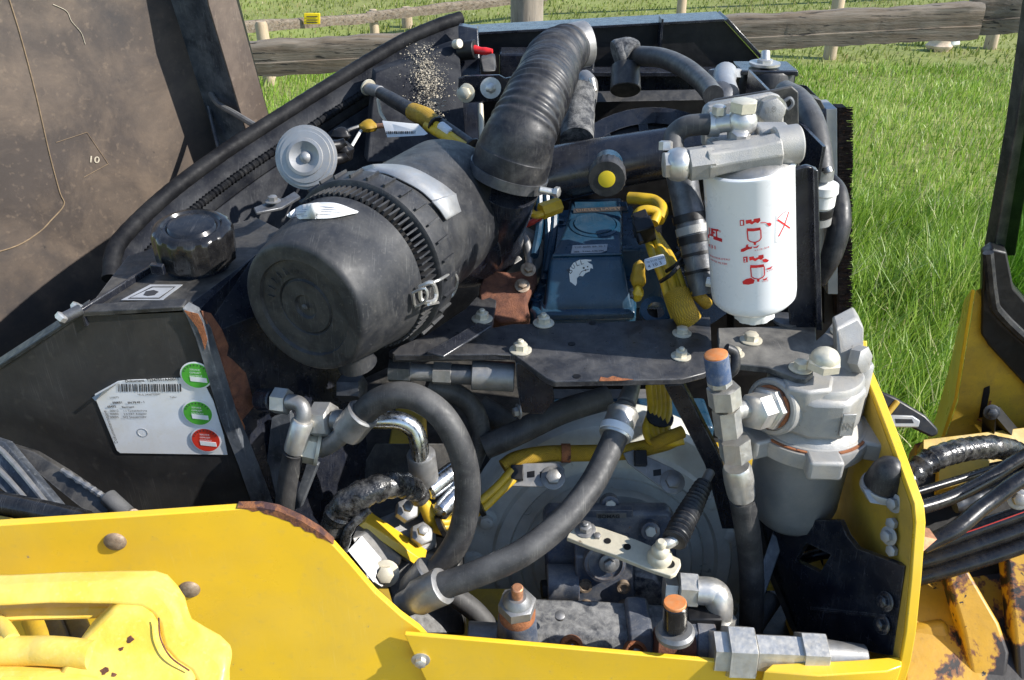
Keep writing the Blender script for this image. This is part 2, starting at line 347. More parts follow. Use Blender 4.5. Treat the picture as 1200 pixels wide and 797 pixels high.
# ================================================================== THE SETTING
mb = MB(); mb.add([V(-400, -60, 0), V(400, -60, 0), V(400, 900, 0), V(-400, 900, 0)], [(0, 1, 2, 3)])
mb.ob('ground', 'field', kind='structure')
mb = MB(); ng = 40; ring = [V(.2 + 4.2 * math.cos(a) * (1 + .06 * math.sin(5 * a)), -.6 + 3.0 * math.sin(a) * (1 + .05 * math.sin(7 * a)), .004) for a in [2 * math.pi * i / ng for i in range(ng)]]
mb.add(ring, [tuple(range(ng))]).ob('yard_ground', 'yard', kind='structure')
def blades(n, xr, yr, hr, wr, name, m, label, keep=None, tuft=0.):
    x = np.random.uniform(*xr, n); y = np.random.uniform(*yr, n)
    cl = .5 + .5 * np.sin(x * 3.1 + 1.7 * np.sin(y * 2.3)) * np.sin(y * 2.7 + 1.3 * np.sin(x * 1.9))       # tufts
    cl = .6 * cl + .4 * (.5 + .5 * np.sin(x * 11 + 3 * np.sin(y * 9)) * np.sin(y * 13))
    k = np.random.rand(n) < (1 - tuft + tuft * cl)
    if keep is not None: k &= keep(x, y)
    x, y, cl = x[k], y[k], cl[k]; n = len(x)
    h = np.random.uniform(*hr, n) * (.55 + .7 * cl); w = np.random.uniform(*wr, n)
    a = np.random.uniform(0, 2 * np.pi, n); bd = np.random.uniform(.1, .75, n) * h; ba = np.random.normal(.6, 1.2, n)
    ca, sa = np.cos(a) * w, np.sin(a) * w; bx, by = np.cos(ba) * bd, np.sin(ba) * bd
    z = np.zeros(n)
    def row(t, ww): return (x + bx * t * t, y + by * t * t, h * (t - .22 * t * t * bd / h), ww)
    vs = []
    for t, ww in ((0, 1.), (.4, .9), (.75, .6)):
        cx, cy, cz, q = row(t, ww)
        vs.append(np.stack([cx - ca * q, cy - sa * q, cz], 1)); vs.append(np.stack([cx + ca * q, cy + sa * q, cz], 1))
    cx, cy, cz, q = row(1., 0); vs.append(np.stack([cx, cy, cz], 1))
    v = np.stack(vs, 1).reshape(-1, 3); b0 = (np.arange(n) * 7)[:, None]
    quads = np.concatenate([b0 + np.array([0, 1, 3, 2]), b0 + np.array([2, 3, 5, 4])], 0); tris = b0 + np.array([4, 5, 6])
    me = bpy.data.meshes.new(name); me.vertices.add(len(v)); me.vertices.foreach_set('co', v.ravel().astype(np.float32))
    nl = quads.size + tris.size; me.loops.add(nl); me.loops.foreach_set('vertex_index', np.concatenate([quads.ravel(), tris.ravel()]).astype(np.int32))
    npo = len(quads) + len(tris); me.polygons.add(npo)
    me.polygons.foreach_set('loop_start', np.concatenate([np.arange(len(quads)) * 4, len(quads) * 4 + np.arange(len(tris)) * 3]).astype(np.int32))
    me.update(calc_edges=True); me.validate()
    at = me.attributes.new('tint', 'FLOAT', 'POINT')
    pa_ = np.sin(x * .9 + 2 * np.sin(y * .7)) * np.sin(y * 1.1 + x * .4); pb2 = np.sin(x * 4.3 + 2 * np.sin(y * 3.1)) * np.sin(y * 4.9)
    ti = np.clip(np.random.normal(.46, .2, n) + .16 * (cl - .5) + .13 * pa_ + .12 * pb2, 0, .92); dry = np.random.rand(n) < .07 + .06 * (pa_ > .3); ti[dry] = np.random.uniform(.92, 1, dry.sum())
    at.data.foreach_set('value', np.repeat(ti, 7).astype(np.float32))
    me.polygons.foreach_set('use_smooth', [True] * npo); me.materials.append(MATS[m])
    o = bpy.data.objects.new(name, me); COL.objects.link(o); o['kind'] = 'stuff'; o['label'] = label; o['category'] = 'grass'
    ORG[o] = V(0, 0, 0); return o
notmachine = lambda x, y: ~((np.abs(x) < .62) & (y < 1.95)) & ~((x > .5) & (x < 1.9) & (y < 1.45))
blades(75000, (.4, 3.4), (1.5, 4.2), (.07, .21), (.0016, .0036), 'tall_grass', 'grass', 'tall lush green grass growing beside the machine', notmachine, .35)
blades(150000, (-3.2, 6.2), (2.1, 7.4), (.04, .095), (.0018, .0038), 'meadow_grass', 'grass', 'bright green meadow grass in front of the fence', lambda x, y: notmachine(x, y) & ((x > .2) | (y > 4)), .6)
blades(80000, (-7, 10), (6.9, 16), (.02, .06), (.004, .008), 'field_grass', 'grass_field', 'short grazed grass of the field behind the fence', None, .5)

blades(9000, (.85, 2.3), (2.0, 3.3), (.18, .36), (.0018, .0036), 'long_grass_clumps', 'grass', 'long overhanging grass clumps right behind the yellow frame', notmachine, .8)
# ------------------------------------------------------------------ fences
def slab(p0, p1, h, th, wob=.0035, n=26, seedv=0):
    """a rough sawn rail: uneven edges and a slightly bowed face"""
    rnd = random.Random(seedv); mbx = MB(); d = (p1 - p0); ax = d.normalized(); up = V(0, 0, 1); nn = ax.cross(up).normalized(); rs = []
    a = b_ = 0.
    for i in range(n + 1):
        c = p0 + d * (i / n); a = a * .6 + rnd.uniform(-wob, wob); b_ = b_ * .6 + rnd.uniform(-wob, wob); e = rnd.uniform(-.003, .003)
        ring = [(-th, -h / 2 + b_), (-th - e - .004, -h * .12), (-th - e, -h * .10), (-th - e - .004, h * .2), (-th, h / 2 + a - .012), (-th + .012, h / 2 + a), (th, h / 2 + a), (th, -h / 2 + b_)]
        rs.append([c + nn * -q + up * r for q, r in ring])
    return mbx.rings(rs)
YN = 3.35
nf = T('wooden_fence', 'near weathered grey wooden fence with one thick rough rail', 'fence', PY(618, 60, YN + .1) * 1)
a0 = PY(270, 70, YN); a1 = PY(1148, 24, YN); a2 = PY(1142, 22, YN + .02); a3 = PY(1290, 11, YN - .05)
slab(a0, a1, .122, .022, seedv=1, n=90).ob('rail', 'wood', nf, label='long rough grey rail with split grain')
slab(a2 + V(0, .06, 0), a3 + V(0, .06, 0) + (a3 - a2) * 1.2, .145, .022, seedv=2).ob('rail', 'wood', nf, label='short end of the next rail at the right')
lo0 = PY(270, 72, YN); 
q = PY(618, 20, YN + .13)
mb = MB().lathe(V(q.x, q.y, 0), V(0, 0, 1), [(0, .064), (q.z * .5, .063), (q.z + .12, .061), (q.z + .16, .05)], 18, lambda a, t: 1 + .03 * math.sin(5 * a + t * 9))
mb.ob('post', 'wood_grey', nf)
# far fence: rails and round posts
ff = T('field_fence', 'far wooden field fence with thin round posts and slim rails', 'fence', PZ(318, 98, 0))
posts = [PZ(318, 99, 0), PZ(972, 68, 0), PZ(1160, 56, 0)]
for (x, y, yt, w) in ((317, 99, 25, .05), (972, 69, -10, .055), (1160, 57, -22, .055)):
    p = PZ(x, y, 0); top = PY(x - (10 if x < 400 else 0), yt, p.y).z
    MB().lathe(p, V(-.02, 0, 1), [(0, w), (top - .02, w * .92), (top, w * .7)], 14, lambda a, t: 1 + .04 * math.sin(3 * a + t * 7)).ob('post', 'wood_post', ff)
for (x, yt, yb, Y, w) in ((437, 11, 40, 8.6, .045), (476, 8, 36, 9.1, .055), (800, -6, 40, 9.0, .05)):
    p = PY(x, yt, Y); MB().lathe(V(p.x, p.y, 0), V(0, 0, 1), [(0, w), (p.z - .02, w * .9), (p.z, w * .7)], 14).ob('post', 'wood_post', ff)
slab(PY(150, 42, 6.85), PY(437, 21, 8.5), .085, .02, .005, seedv=4).ob('rail', 'wood', ff)
slab(PY(430, 20, 8.5), PY(640, -4, 9.6), .085, .02, .005, seedv=5).ob('rail', 'wood', ff)
slab(PY(150, 103, 6.95), PY(420, 82, 8.3), .075, .02, .005, seedv=6).ob('rail', 'wood', ff)
slab(PY(640, -6, 9.7), PY(1300, -60, 11), .085, .02, .005, seedv=7).ob('rail', 'wood', ff)
# yellow sign on the far fence
c = PY(365, 22, 7.9); sg = T('fence_sign', 'small yellow warning sign fixed on the far fence rail', 'sign', c)
mb = MB().prism([PY(356, 15.5, 7.9), PY(375, 15.5, 7.9), PY(375, 28.5, 7.9), PY(356, 28.5, 7.9)], V(0, .012, 0)); mb.ob('panel', 'sign_yellow', sg, .004)
for yy in (19, 23, 26): MB().prism([PY(359, yy, 7.895), PY(372, yy, 7.895), PY(372, yy + 1.1, 7.895), PY(359, yy + 1.1, 7.895)], V(0, .002, 0)).ob('print', 'ink', sg)
# pale lump lying in the field
c = PZ(1105, 60, 0); st = T('pale_stone', 'pale stone lying in the field beyond the rail', 'stone', c)
def lump(name, c, rx, ry, rz, m, par, seed):
    rnd = random.Random(seed); bm = bmesh.new(); bmesh.ops.create_icosphere(bm, subdivisions=3, radius=1)
    mbx = MB(); ph = [rnd.uniform(0, 6) for _ in range(6)]
    mbx.add([c + V(v.co.x * rx, v.co.y * ry, v.co.z * rz) * (1 + .16 * math.sin(3 * v.co.x + ph[0]) * math.sin(4 * v.co.y + ph[1]) + .1 * math.sin(7 * v.co.z + ph[2])) for v in bm.verts], [tuple(v.index for v in f.verts) for f in bm.faces]); bm.free()
    return mbx.ob(name, m, par)
lump('boulder', c + V(-.03, 0, .05), .11, .07, .08, 'stone_pale', st, 3); lump('cap', c + V(.07, 0, .09), .06, .05, .06, 'plastic_white', st, 5)

# ================================================================== MACHINE SHELL
# dark floor and frame under the engine so that nothing shows through
fl = T('engine_bay_floor', 'dark oily floor and frame rails under the engine', 'chassis', V(0, 1.2, .55))
MB().box(V(-.08, 1.18, .60), V(.60, 0, 0), V(0, .66, 0), V(0, 0, .02)).ob('floor_plate', 'black_dirty', fl)
MB().box(V(-.08, 1.86, .85), V(.60, 0, 0), V(0, .015, 0), V(0, 0, .27)).ob('rear_panel', 'black_dirty', fl)
MB().box(V(-.66, 1.15, .82), V(.012, 0, 0), V(0, .66, 0), V(0, 0, .22)).ob('side_panel', 'black_dirty', fl)
MB().prism([P(380, 690, 1.22), P(600, 690, 1.22), P(600, 800, 1.12), P(380, 800, 1.12)], V(0, .01, -.02)).ob('frame_plate', 'yellow_dirty', fl)
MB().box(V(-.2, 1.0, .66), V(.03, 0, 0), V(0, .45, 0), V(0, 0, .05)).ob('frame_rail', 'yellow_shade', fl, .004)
MB().prism([P(395, 600, 1.30), P(440, 520, 1.32), P(600, 520, 1.4), P(600, 640, 1.34)], V(0, .01, -.02)).ob('frame_web', 'black_dirty', fl)
MB().prism([P(510, 560, 1.24), P(517, 562, 1.24), P(467, 640, 1.2), P(458, 640, 1.2)], V(.0, .02, -.01)).ob('stiffener', 'yellow_dirty', fl)

# ---- yellow side panel nearest the camera
pn = V(.105, -.9945, 0).normalized(); po = P(290, 595, .86)
def pp(x, y, off=0.): return PL(x, y, po + pn * off, pn)
sp = T('yellow_side_panel', 'large yellow painted side panel with two rivets and rusty top corner', 'panel', pp(150, 797))
edge = [(286, 596), (305, 596), (325, 600), (352, 612), (375, 626), (392, 640), (410, 660), (440, 695), (470, 722), (492, 738), (501, 748)]
poly = [pp(-420, 644), pp(0, 615.5), pp(150, 605.5)] + [pp(*e) for e in edge] + [pp(520, 790), pp(540, 900), pp(560, 1300), pp(-420, 1300)]
MB().prism(poly, -pn * .009).ob('sheet', 'yellow_paint', sp, .0012)
# rust creeping over the bare edge
rb = [(278, 595.2), (305, 594.9), (326, 598.7), (353, 610.7), (376, 624.7), (391, 638), (385, 635), (379, 632), (372, 630.5), (367, 625), (358, 623), (352, 617.5), (345, 617), (340, 612), (331, 609), (325, 606.5), (318, 604), (310, 602.5), (304, 598.6), (296, 600), (291, 597.5)]
MB().prism([pp(x, y, .0003) for x, y in rb], -pn * .0095).ob('rust_patch', 'rust_edge', sp)
for (x, y) in ((135, 634.5), (222, 690.5)):
    MB().lathe(pp(x, y), pn, [(0, .0108), (.0012, .0106), (.003, .009), (.0045, .005), (.005, .001)], 24).ob('rivet', 'rusty_bolt', sp)
# ---- lower front sheet overlapping it
ln = V(.02, -1, 0).normalized(); lo = P(480, 746, .925)
lo = pp(480, 746, .012)
def lp(x, y, off=0.): return PL(x, y, lo + ln * off, ln)
s2 = T('yellow_front_sheet', 'yellow lower front sheet overlapping the side panel at the bottom', 'panel', lp(700, 797))
MB().prism([lp(474, 744), lp(600, 754.5), lp(840, 776), lp(880, 779), lp(928, 786), lp(950, 900), lp(960, 1200), lp(560, 1200), lp(540, 900), lp(500, 800)], -ln * .006).ob('sheet', 'yellow_paint', s2, .001)
bolt(s2, lp(493, 773), ln, .0065, 'zinc')
# ---- right frame corner: front lip and thick side plate seen edge on
XS = .431
s3 = T('yellow_frame_corner', 'yellow welded frame corner standing edge on beside the black bracket', 'frame', V(XS, .7, .7))
prof = [(1006, 420), (1024, 462), (1046, 520), (1071, 590), (1073, 612), (1068, 680), (1062, 740), (1056, 775)]
sp3 = [PX(x, y, XS) for x, y in prof]
MB().prism(sp3 + [V(XS, .655, .60), V(XS, .99, .60), V(XS, .985, 1.02), V(XS, .955, 1.148)], V(.011, 0, 0)).ob('side_plate', 'yellow_paint', s3, .001)
zc = sp3[-1].z
fy = sp3[-1].y
MB().prism([PZ(895, 787, zc), PZ(905, 778, zc), PZ(1000, 773.5, zc), PZ(1057, 769, zc), PZ(1057, 781, zc), PZ(1040, 787, zc), PZ(960, 792, zc)], V(0, 0, -.22)).ob('front_lip', 'yellow_paint', s3, .0015)
MB().prism([V(XS - .0014, p.y + .003, p.z - .006) for p in sp3] + [V(XS - .0014, .66, .62), V(XS - .0014, .985, .62), V(XS - .0014, .98, 1.01), V(XS - .0014, .95, 1.13)], V(.0010, 0, 0)).ob('inner_skin', 'yellow_shade', s3)  # thin darker sheet: shade of the inner face put into its yellow
MB().box(V(XS - .05, 1.02, .82), V(.045, 0, 0), V(0, .16, 0), V(0, 0, .004)).ob('inner_shelf', 'yellow_dirty', s3)
MB().cyl(P(1000, 535, 1.2), P(1052, 470, 1.2), .004).ob('weld_bead', 'yellow_dirty', s3)

# ---- hood, swung open at the left
hn = V(.80, -.60, .02).normalized(); ho = P(225, 205, 1.70)
def hp(x, y, off=0.): return PL(x, y, ho + hn * off, hn)
hd = T('open_hood', 'open engine hood showing its dirty brown inner face at the left', 'hood', hp(120, 300))
MB().prism([hp(-140, -160), hp(208, -160), hp(206, -20), hp(268, 175), hp(290, 240), hp(230, 330), hp(40, 480), hp(-140, 560)], -hn * .006).ob('inner_skin', 'hood_inner', hd)
mb = MB(); cw = [(10, -4), (25, 45), (42, 110), (58, 180), (70, 225), (75, 240), (60, 258), (46, 272), (20, 288), (-20, 300)]
mb.tube([hp(x, y, .001) for x, y in cw], .0011, 6, 4).ob('seam', 'hood_seam', hd)
MB().tube([hp(62, 5, .0012), hp(78, 13, .0012), (hp(84, 25, .0012)), hp(95, 38, .0012), hp(100, 52, .0012)], .0006, 5, 4).ob('scratch', 'crumb', hd)
for (a, b_) in (((66, 167), (102, 155)), ((102, 155), (127, 192)), ((127, 192), (98, 208))):
    MB().tube([hp(*a, .0012), hp(*b_, .0012)], .0004, 4, 2).ob('scratch', 'hood_seam', hd)
text(hd, '10', hp(105, 190, .0), hp(116, 191, .0), hn, 'crumb', h=.011, lift=.0015, bold=.01)
# folded rim: box section standing proud of the skin
rim_l = [(214, -40), (229, 40), (247, 100), (268, 176), (262, 190)]
H = .105
inner = [hp(x, y) for x, y in ((172, -160), (200, 0), (232, 100), (257, 178), (268, 215))]
outer = [p + hn * H for p in inner]
fwdv = V(.6, .8, 0).normalized()
mb = MB()
for i in range(len(inner) - 1):
    mb.add([inner[i], inner[i + 1], outer[i + 1], outer[i]], [(0, 1, 2, 3)])
    mb.add([inner[i] + fwdv * .004, inner[i + 1] + fwdv * .004, outer[i + 1] + fwdv * .004, outer[i] + fwdv * .004], [(0, 1, 2, 3)])
MB().prism(inner + outer[::-1], fwdv * .005).ob('rim_web', 'hood_edge', hd, .001)
o2 = [p + fwdv * .058 for p in outer]
MB().prism(outer + o2[::-1], hn * .004).ob('rim_flange', 'hood_brown', hd, .001)
o3 = [p - hn * .03 for p in o2]
MB().prism(o2 + o3[::-1], fwdv * .004).ob('rim_return', 'black_plain', hd, .001)
# cross plate of the hood beyond the rim whose notched edge throws the shadow
# stay strap on the rim
ss = T('hood_stay_strap', 'small worn steel stay strap bolted to the hood rim', 'strap', P(250, 100, 1.55))
q0 = P(245, 99, 1.66); 
bolt(ss, q0, V(.3, -.9, .3), .0068, 'rusty_bolt', True)
MB().tube([P(247, 110, 1.65), P(256, 122, 1.63), P(275, 133, 1.60), P(303, 150, 1.55)], .0055, 8, 5).ob('strap', 'zinc_dull', ss)
MB().tube([P(242, 112, 1.68), P(250, 150, 1.68), P(258, 180, 1.67)], .004, 8, 5).ob('rod', 'zinc_dark', ss)

# ---- left inner wall of the bay with bulb seal
wall = T('engine_bay_wall', 'black curved inner wall with rubber edge seal below the hood', 'panel', P(400, 200, 1.5))
top = [(131, 330, 1.24), (134, 300, 1.26), (150, 275, 1.29), (200, 228, 1.36), (262, 182, 1.43), (330, 138, 1.50), (400, 94, 1.56), (470, 52, 1.61), (515, 32, 1.64), (540, 24, 1.66)]
tp = crom([P(*t) for t in top], 4)
off = V(-.02, .03, -.012)
mb = MB(); n = len(tp)
low = [V(p.x + .03, p.y - .01, p.z - .05) for p in tp]; lo2 = [V(p.x + .05, p.y + .02, .72) for p in tp]
for A, B in ((tp, low), (low, lo2)):
    mb.add(A + B, [(i, i + 1, n + i + 1, n + i) for i in range(n - 1)])
wo = mb.ob('wall_sheet', 'wall_black', wall); md = wo.modifiers.new('s', 'SOLIDIFY'); md.thickness = .005; md.offset = -1
MB().tube([p + V(0, 0, .004) for p in tp], lambda t: .0125, 14, 3, wav=lambda L, t: .02 * math.sin(L * 300)).ob('edge_seal', 'seal_black', wall)
MB().tube([p + V(.022, -.012, -.030) for p in tp], .0065, 8, 12, wav=lambda L, t: .2 * math.sin(L * 900)).ob('seal_clip', 'seal_black', wall)
# end plate of the wall and its brackets
ew = [(535, 30), (556, 38), (560, 60), (566, 170), (548, 175), (540, 100)]
MB().prism([P(x, y, 1.60) for x, y in [(537, 30), (560, 34), (570, 190), (540, 190)]], V(0, .03, 0)).ob('end_plate', 'black_paint', wall, .002)
# sheet behind the crumbs
wp0 = P(445, 100, 1.55); 
MB().prism([P(440, 85, 1.52), P(538, 50, 1.575), P(548, 190, 1.52), P(430, 190, 1.44)], V(-.01, .03, 0)).ob('wall_cheek', 'wall_black', wall, .002)
# crumbs of sawdust stuck to the cheek
mb = MB(); pa, pb, pc = P(440, 85, 1.519), P(538, 50, 1.574), P(430, 190, 1.439)
cn = (pb - pa).cross(pc - pa).normalized()
if cn.dot(CAM - pa) < 0: cn = -cn
for i in range(1500):
    x = 502 + random.gauss(0, 8.5 if i % 3 else 14); y = random.triangular(48, 152, 92); x += (y - 95) * .16
    if x > 534: continue
    p = PL(x, y, pa, cn); e = min(.0013, random.lognormvariate(-7.65, .5)); fx = Vector([random.uniform(-1, 1) for _ in range(3)]).normalized(); fx, fy_, fz = frame(fx)
    mb.box(p + cn * e * .6, fx * e * 1.3, fy_ * e * .8, fz * e * .5)
mb.ob('sawdust', 'crumb', kind='stuff', label='pale sawdust crumbs sticking to the black wall', cat='debris')

# ---- rear cowl plate, cross member, fan shroud
YR = 1.80
rc = T('rear_cowl', 'black rear cowl plate with slanted right edge closing the engine bay', 'cowl', PY(720, 120, YR))
rp = [(552, 40), (600, 37), (848, 24), (893, 73), (905, 210), (552, 210)]
MB().prism([PY(x, y, YR) for x, y in rp], V(0, .006, 0)).ob('plate', 'black_plain', rc)
e0, e1, e2 = PY(552, 40, YR), PY(848, 24, YR), PY(893, 73, YR)
MB().prism([e0 + V(0, -.012, 0), e1 + V(0, -.012, 0), e1 + V(0, .07, 0), e0 + V(0, .07, 0)], V(0, 0, .005)).ob('top_flange', 'black_paint', rc, .001)
MB().prism([e1 + V(0, -.012, .002), e2 + V(0, -.012, .002), e2 + V(0, .07, .002), e1 + V(0, .07, .002)], V(.006, 0, .004)).ob('slanted_flange', 'black_paint', rc, .001)
MB().box(PY(772, 58, YR - .02), V(.002, 0, 0), V(0, .018, 0), V(0, 0, .06)).ob('stiffener', 'black_paint', rc)
MB().box(PY(795, 84, 1.70), V(.22, 0, 0), V(0, .022, 0), V(0, 0, .004)).ob('ledge', 'black_paint', rc, .001)
MB().box(PY(795, 98, 1.71), V(.22, 0, 0), V(0, .004, 0), V(0, 0, .022)).ob('ledge_web', 'black_paint', rc)
MB().box(PY(640, 90, 1.74), V(.09, 0, 0), V(0, .03, 0), V(0, 0, .05)).ob('left_block', 'black_paint', rc, .004)
fs = T('fan_shroud', 'black slotted fan shroud behind the large intake pipe', 'fan shroud', P(760, 250, 1.55))
fc = P(765, 262, 1.56); fa = V(0, -.86, .5)
MB().lathe(fc - fa * .012, fa, [(0, .20), (.002, .2), (.002, .03)], 48).ob('backing', 'black_plain', fs)
for i, (r0, r1) in enumerate(((.175, .205), (.145, .152), (.120, .127), (.095, .102), (.065, .072))):
    MB().lathe(fc, fa, [(0, r0), (.004, r0 + .001), (.004, r1 - .001), (0, r1), (-.01, r1), (-.01, r0), (0, r0)], 56, cap=False).ob('ring', 'black_paint', fs)
fx, fyv, fz = frame(fa)
for k in range(16):
    a = 2 * math.pi * k / 16 + .1; d = fx * math.cos(a) + fyv * math.sin(a); t = fa.cross(d)
    MB().box(fc + d * .118, d * .06, t * .008, fa * .003).ob('spoke', 'black_paint', fs)
MB().prism([PY(688, 108, 1.62), PY(905, 104, 1.62), PY(905, 116, 1.60), PY(688, 120, 1.60)], V(0, .02, -.004)).ob('lip', 'black_dirty', fs, .001)
MB().prism([P(870, 150, 1.5), P(935, 150, 1.45), P(935, 330, 1.5), P(870, 330, 1.5)], V(0, .02, 0)).ob('side_wall', 'black_paint', fs)

# ================================================================== TANK
YT = .84; tn = V(0, -1, 0)
def ty(x, y, off=0.): return PY(x, y, YT - off)
tk = T('tank', 'black sheet metal tank with rust along its right corner and a paper label', 'tank', ty(180, 560))
A, B = ty(98, 368), ty(214, 363)
front = [(-300, 628), (0, 431), (60, 391), (98, 369), (214, 363), (224, 372), (234, 396), (244, 430), (262, 490), (284, 545), (312, 610), (312, 720), (-300, 720)]
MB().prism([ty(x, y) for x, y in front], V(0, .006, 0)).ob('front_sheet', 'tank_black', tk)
zt = A.z
# top
bk = [PZ(300, 296, zt + .012), PZ(150, 322, zt + .012)]
MB().prism([A, B, PZ(296, 302, zt), PZ(330, 270, zt), PZ(300, 255, zt), PZ(150, 300, zt)], V(0, 0, -.003)).ob('top_sheet', 'black_dirty', tk)
MB().prism([ty(93, 366, .003), ty(214, 359, .003), ty(218, 364, .003), ty(98, 371.5, .003)], V(0, .016, .0015)).ob('seam_lip', 'black_dirty', tk, .001)
# left flange standing up along the top edge
MB().prism([ty(-300, 624, .002), ty(0, 427, .002), ty(98, 364, .002), ty(98, 369, .002), ty(0, 433, .002), ty(-300, 631, .002)], V(0, .02, .004)).ob('slanted_lip', 'black_dirty', tk, .001)
f0, f1 = PZ(96, 362, zt + .008), PZ(192, 303, zt + .010)
MB().prism([f0, f1, f1 + V(0, 0, -.022), f0 + V(0, 0, -.022)], V(-.004, .002, 0)).ob('upright_flange', 'black_paint', tk, .0008)
MB().cyl(PZ(68, 376, zt), PZ(96, 362, zt + .006), .006).ob('hinge_pin', 'zinc_dark', tk)
for x, y in ((70, 374), (88, 362), (92, 364)): MB().hexa(PZ(x, y, zt + .003), V(.6, .3, .6), .0065, .006).ob('nut', 'zinc', tk)
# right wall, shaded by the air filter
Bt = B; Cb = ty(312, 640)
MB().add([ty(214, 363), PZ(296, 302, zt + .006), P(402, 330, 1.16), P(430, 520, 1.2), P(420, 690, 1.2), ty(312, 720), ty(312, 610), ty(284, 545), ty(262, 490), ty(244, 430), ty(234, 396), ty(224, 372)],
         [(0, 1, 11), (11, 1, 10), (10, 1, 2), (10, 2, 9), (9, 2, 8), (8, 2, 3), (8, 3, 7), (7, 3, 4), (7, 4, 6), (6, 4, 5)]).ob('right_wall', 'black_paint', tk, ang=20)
# bent lip along the corner and the bare rusty patches
lip = [(213, 361), (226, 368), (240, 392), (252, 430), (270, 488), (293, 543), (318, 606), (300, 606), (280, 548), (258, 492), (240, 432), (229, 397), (220, 375)]
MB().prism([ty(x, y, .004) for x, y in lip], V(.004, .012, .002)).ob('corner_lip', 'hood_edge', tk, .001)
r1 = [(216, 364), (232, 368), (238, 380), (243, 398), (240, 410), (236, 396), (231, 384), (222, 372)]
MB().prism([ty(x, y, .0048) for x, y in r1], V(0, .0006, 0)).ob('rust_patch', 'rust', tk)
def wallp(x, y, off=.0): 
    o = ty(244, 430); n_ = (P(402, 330, 1.16) - o).cross(ty(234, 396) - o).normalized()
    if n_.dot(CAM - o) < 0: n_ = -n_
    return PL(x, y, o + n_ * (.005 + off), n_), n_
for pts, m in (([(236, 364), (247, 367), (260, 386), (268, 406), (266, 417), (272, 421), (288, 437), (295, 462), (301, 490), (308, 515), (296, 513), (280, 495), (268, 462), (258, 430), (248, 402), (241, 382)], 'rust_dark'), ([(240, 372), (246, 384), (256, 412), (264, 440), (274, 474), (290, 505), (300, 514), (284, 502), (270, 474), (256, 432), (247, 405)], 'rust')):
    k = wallp(*pts[0])[1]
    MB().prism([wallp(x, y, .001 if m == 'rust' else .0)[0] for x, y in pts], -k * .016).ob('rust_patch', m, tk)
# diamond shaped warning sticker on the top
tz = zt + .004
def tq(x, y, l=0.): return PZ(x, y, zt + .0035 + l)
stp = MB().prism([tq(142, 352), tq(176, 334), tq(214, 334), tq(191, 352)], V(0, 0, .0006)).ob('diesel_sticker', 'silver_foil', tk)
for q in (([(150, 350), (178, 336), (206, 336), (187, 350)], 'ink'), ([(153, 349), (179, 337.2), (203, 337.2), (186, 349)], 'silver_foil'), ([(168, 346), (171, 341.5), (180, 340), (186, 342), (181, 346), (173, 347)], 'ink')):
    MB().prism([tq(x, y, .0008 + .0004 * i) for x, y in q[0] for i in [{'ink': 0, 'silver_foil': 1}[q[1]] if len(q[0]) == 4 else 2]], V(0, 0, .0003)).ob('print', q[1], stp)
# paper label
lab = [(111, 462), (138, 447), (150, 445.5), (212, 443), (218, 437), (234, 440), (250, 470), (262, 510), (266.5, 533), (141, 531), (137, 528), (113, 470)]
pl = MB().prism([ty(x, y, .0012) for x, y in lab], V(0, .0008, 0)).ob('paper_label', 'paper', tk, label='torn white paper label with barcode and three round stickers')
MB().prism([ty(108, 466, .0012), ty(112, 470, .006), ty(122, 458, .010), ty(140, 448, .002)], V(0, -.0005, .0004)).ob('curled_corner', 'paper', pl)
x = 138.
rnd = random.Random(4)
while x < 211:
    w = rnd.choice((.5, .8, 1.3, 1.9)); 
    MB().add([ty(x, 450, .0018), ty(x + w, 450, .0018), ty(x + w + .6, 458.8, .0018), ty(x + .6, 459.4, .0018)], [(0, 1, 2, 3)]).ob('bar', 'ink', pl)
    x += w + rnd.choice((.6, 1.0, 1.5))
def tl(s, x0, y0, x1, y1, h=None, m='ink', lift=.002, par=pl, b=0.): text(par, s, ty(x0, y0), ty(x1, y1), tn, m, h=h, lift=lift, bold=b)
tl('Dokument  T2347551AA0011', 148, 447.2, 210, 444.6, b=.02); tl('*KUL 24067700M*', 162, 462.5, 189, 462); tl('110673', 130, 466, 140, 465.6); tl('Teller', 200, 465.5, 208, 465.2)
tl('000051', 133, 472, 144, 471.6, b=.03); tl('EH 79 43 - 1', 151, 472, 170, 471.2, b=.03); tl('65432', 127, 476.6, 137, 476.3, b=.03); tl('Baugruppe', 144, 477, 158, 476.5, b=.02)
for i, (a, c) in enumerate((('00012', '1.1 Tankabdeckung'), ('90002', '2.0 KRT Adapter'), ('00005', 'H2 Steuerrohr'))):
    tl(a, 130, 481.5 + 3.8 * i, 140, 481.2 + 3.8 * i); tl(c, 146, 481.5 + 3.8 * i, 173, 481 + 3.8 * i)
tl('Dokumentenmappe', 139, 518, 125, 480)
MB().lathe(ty(167, 507, .0012), tn, [(0, .0062), (.0003, .0062), (.0003, .0052), (0, .0052)], 24, cap=False).ob('watermark', 'silver_foil', pl)
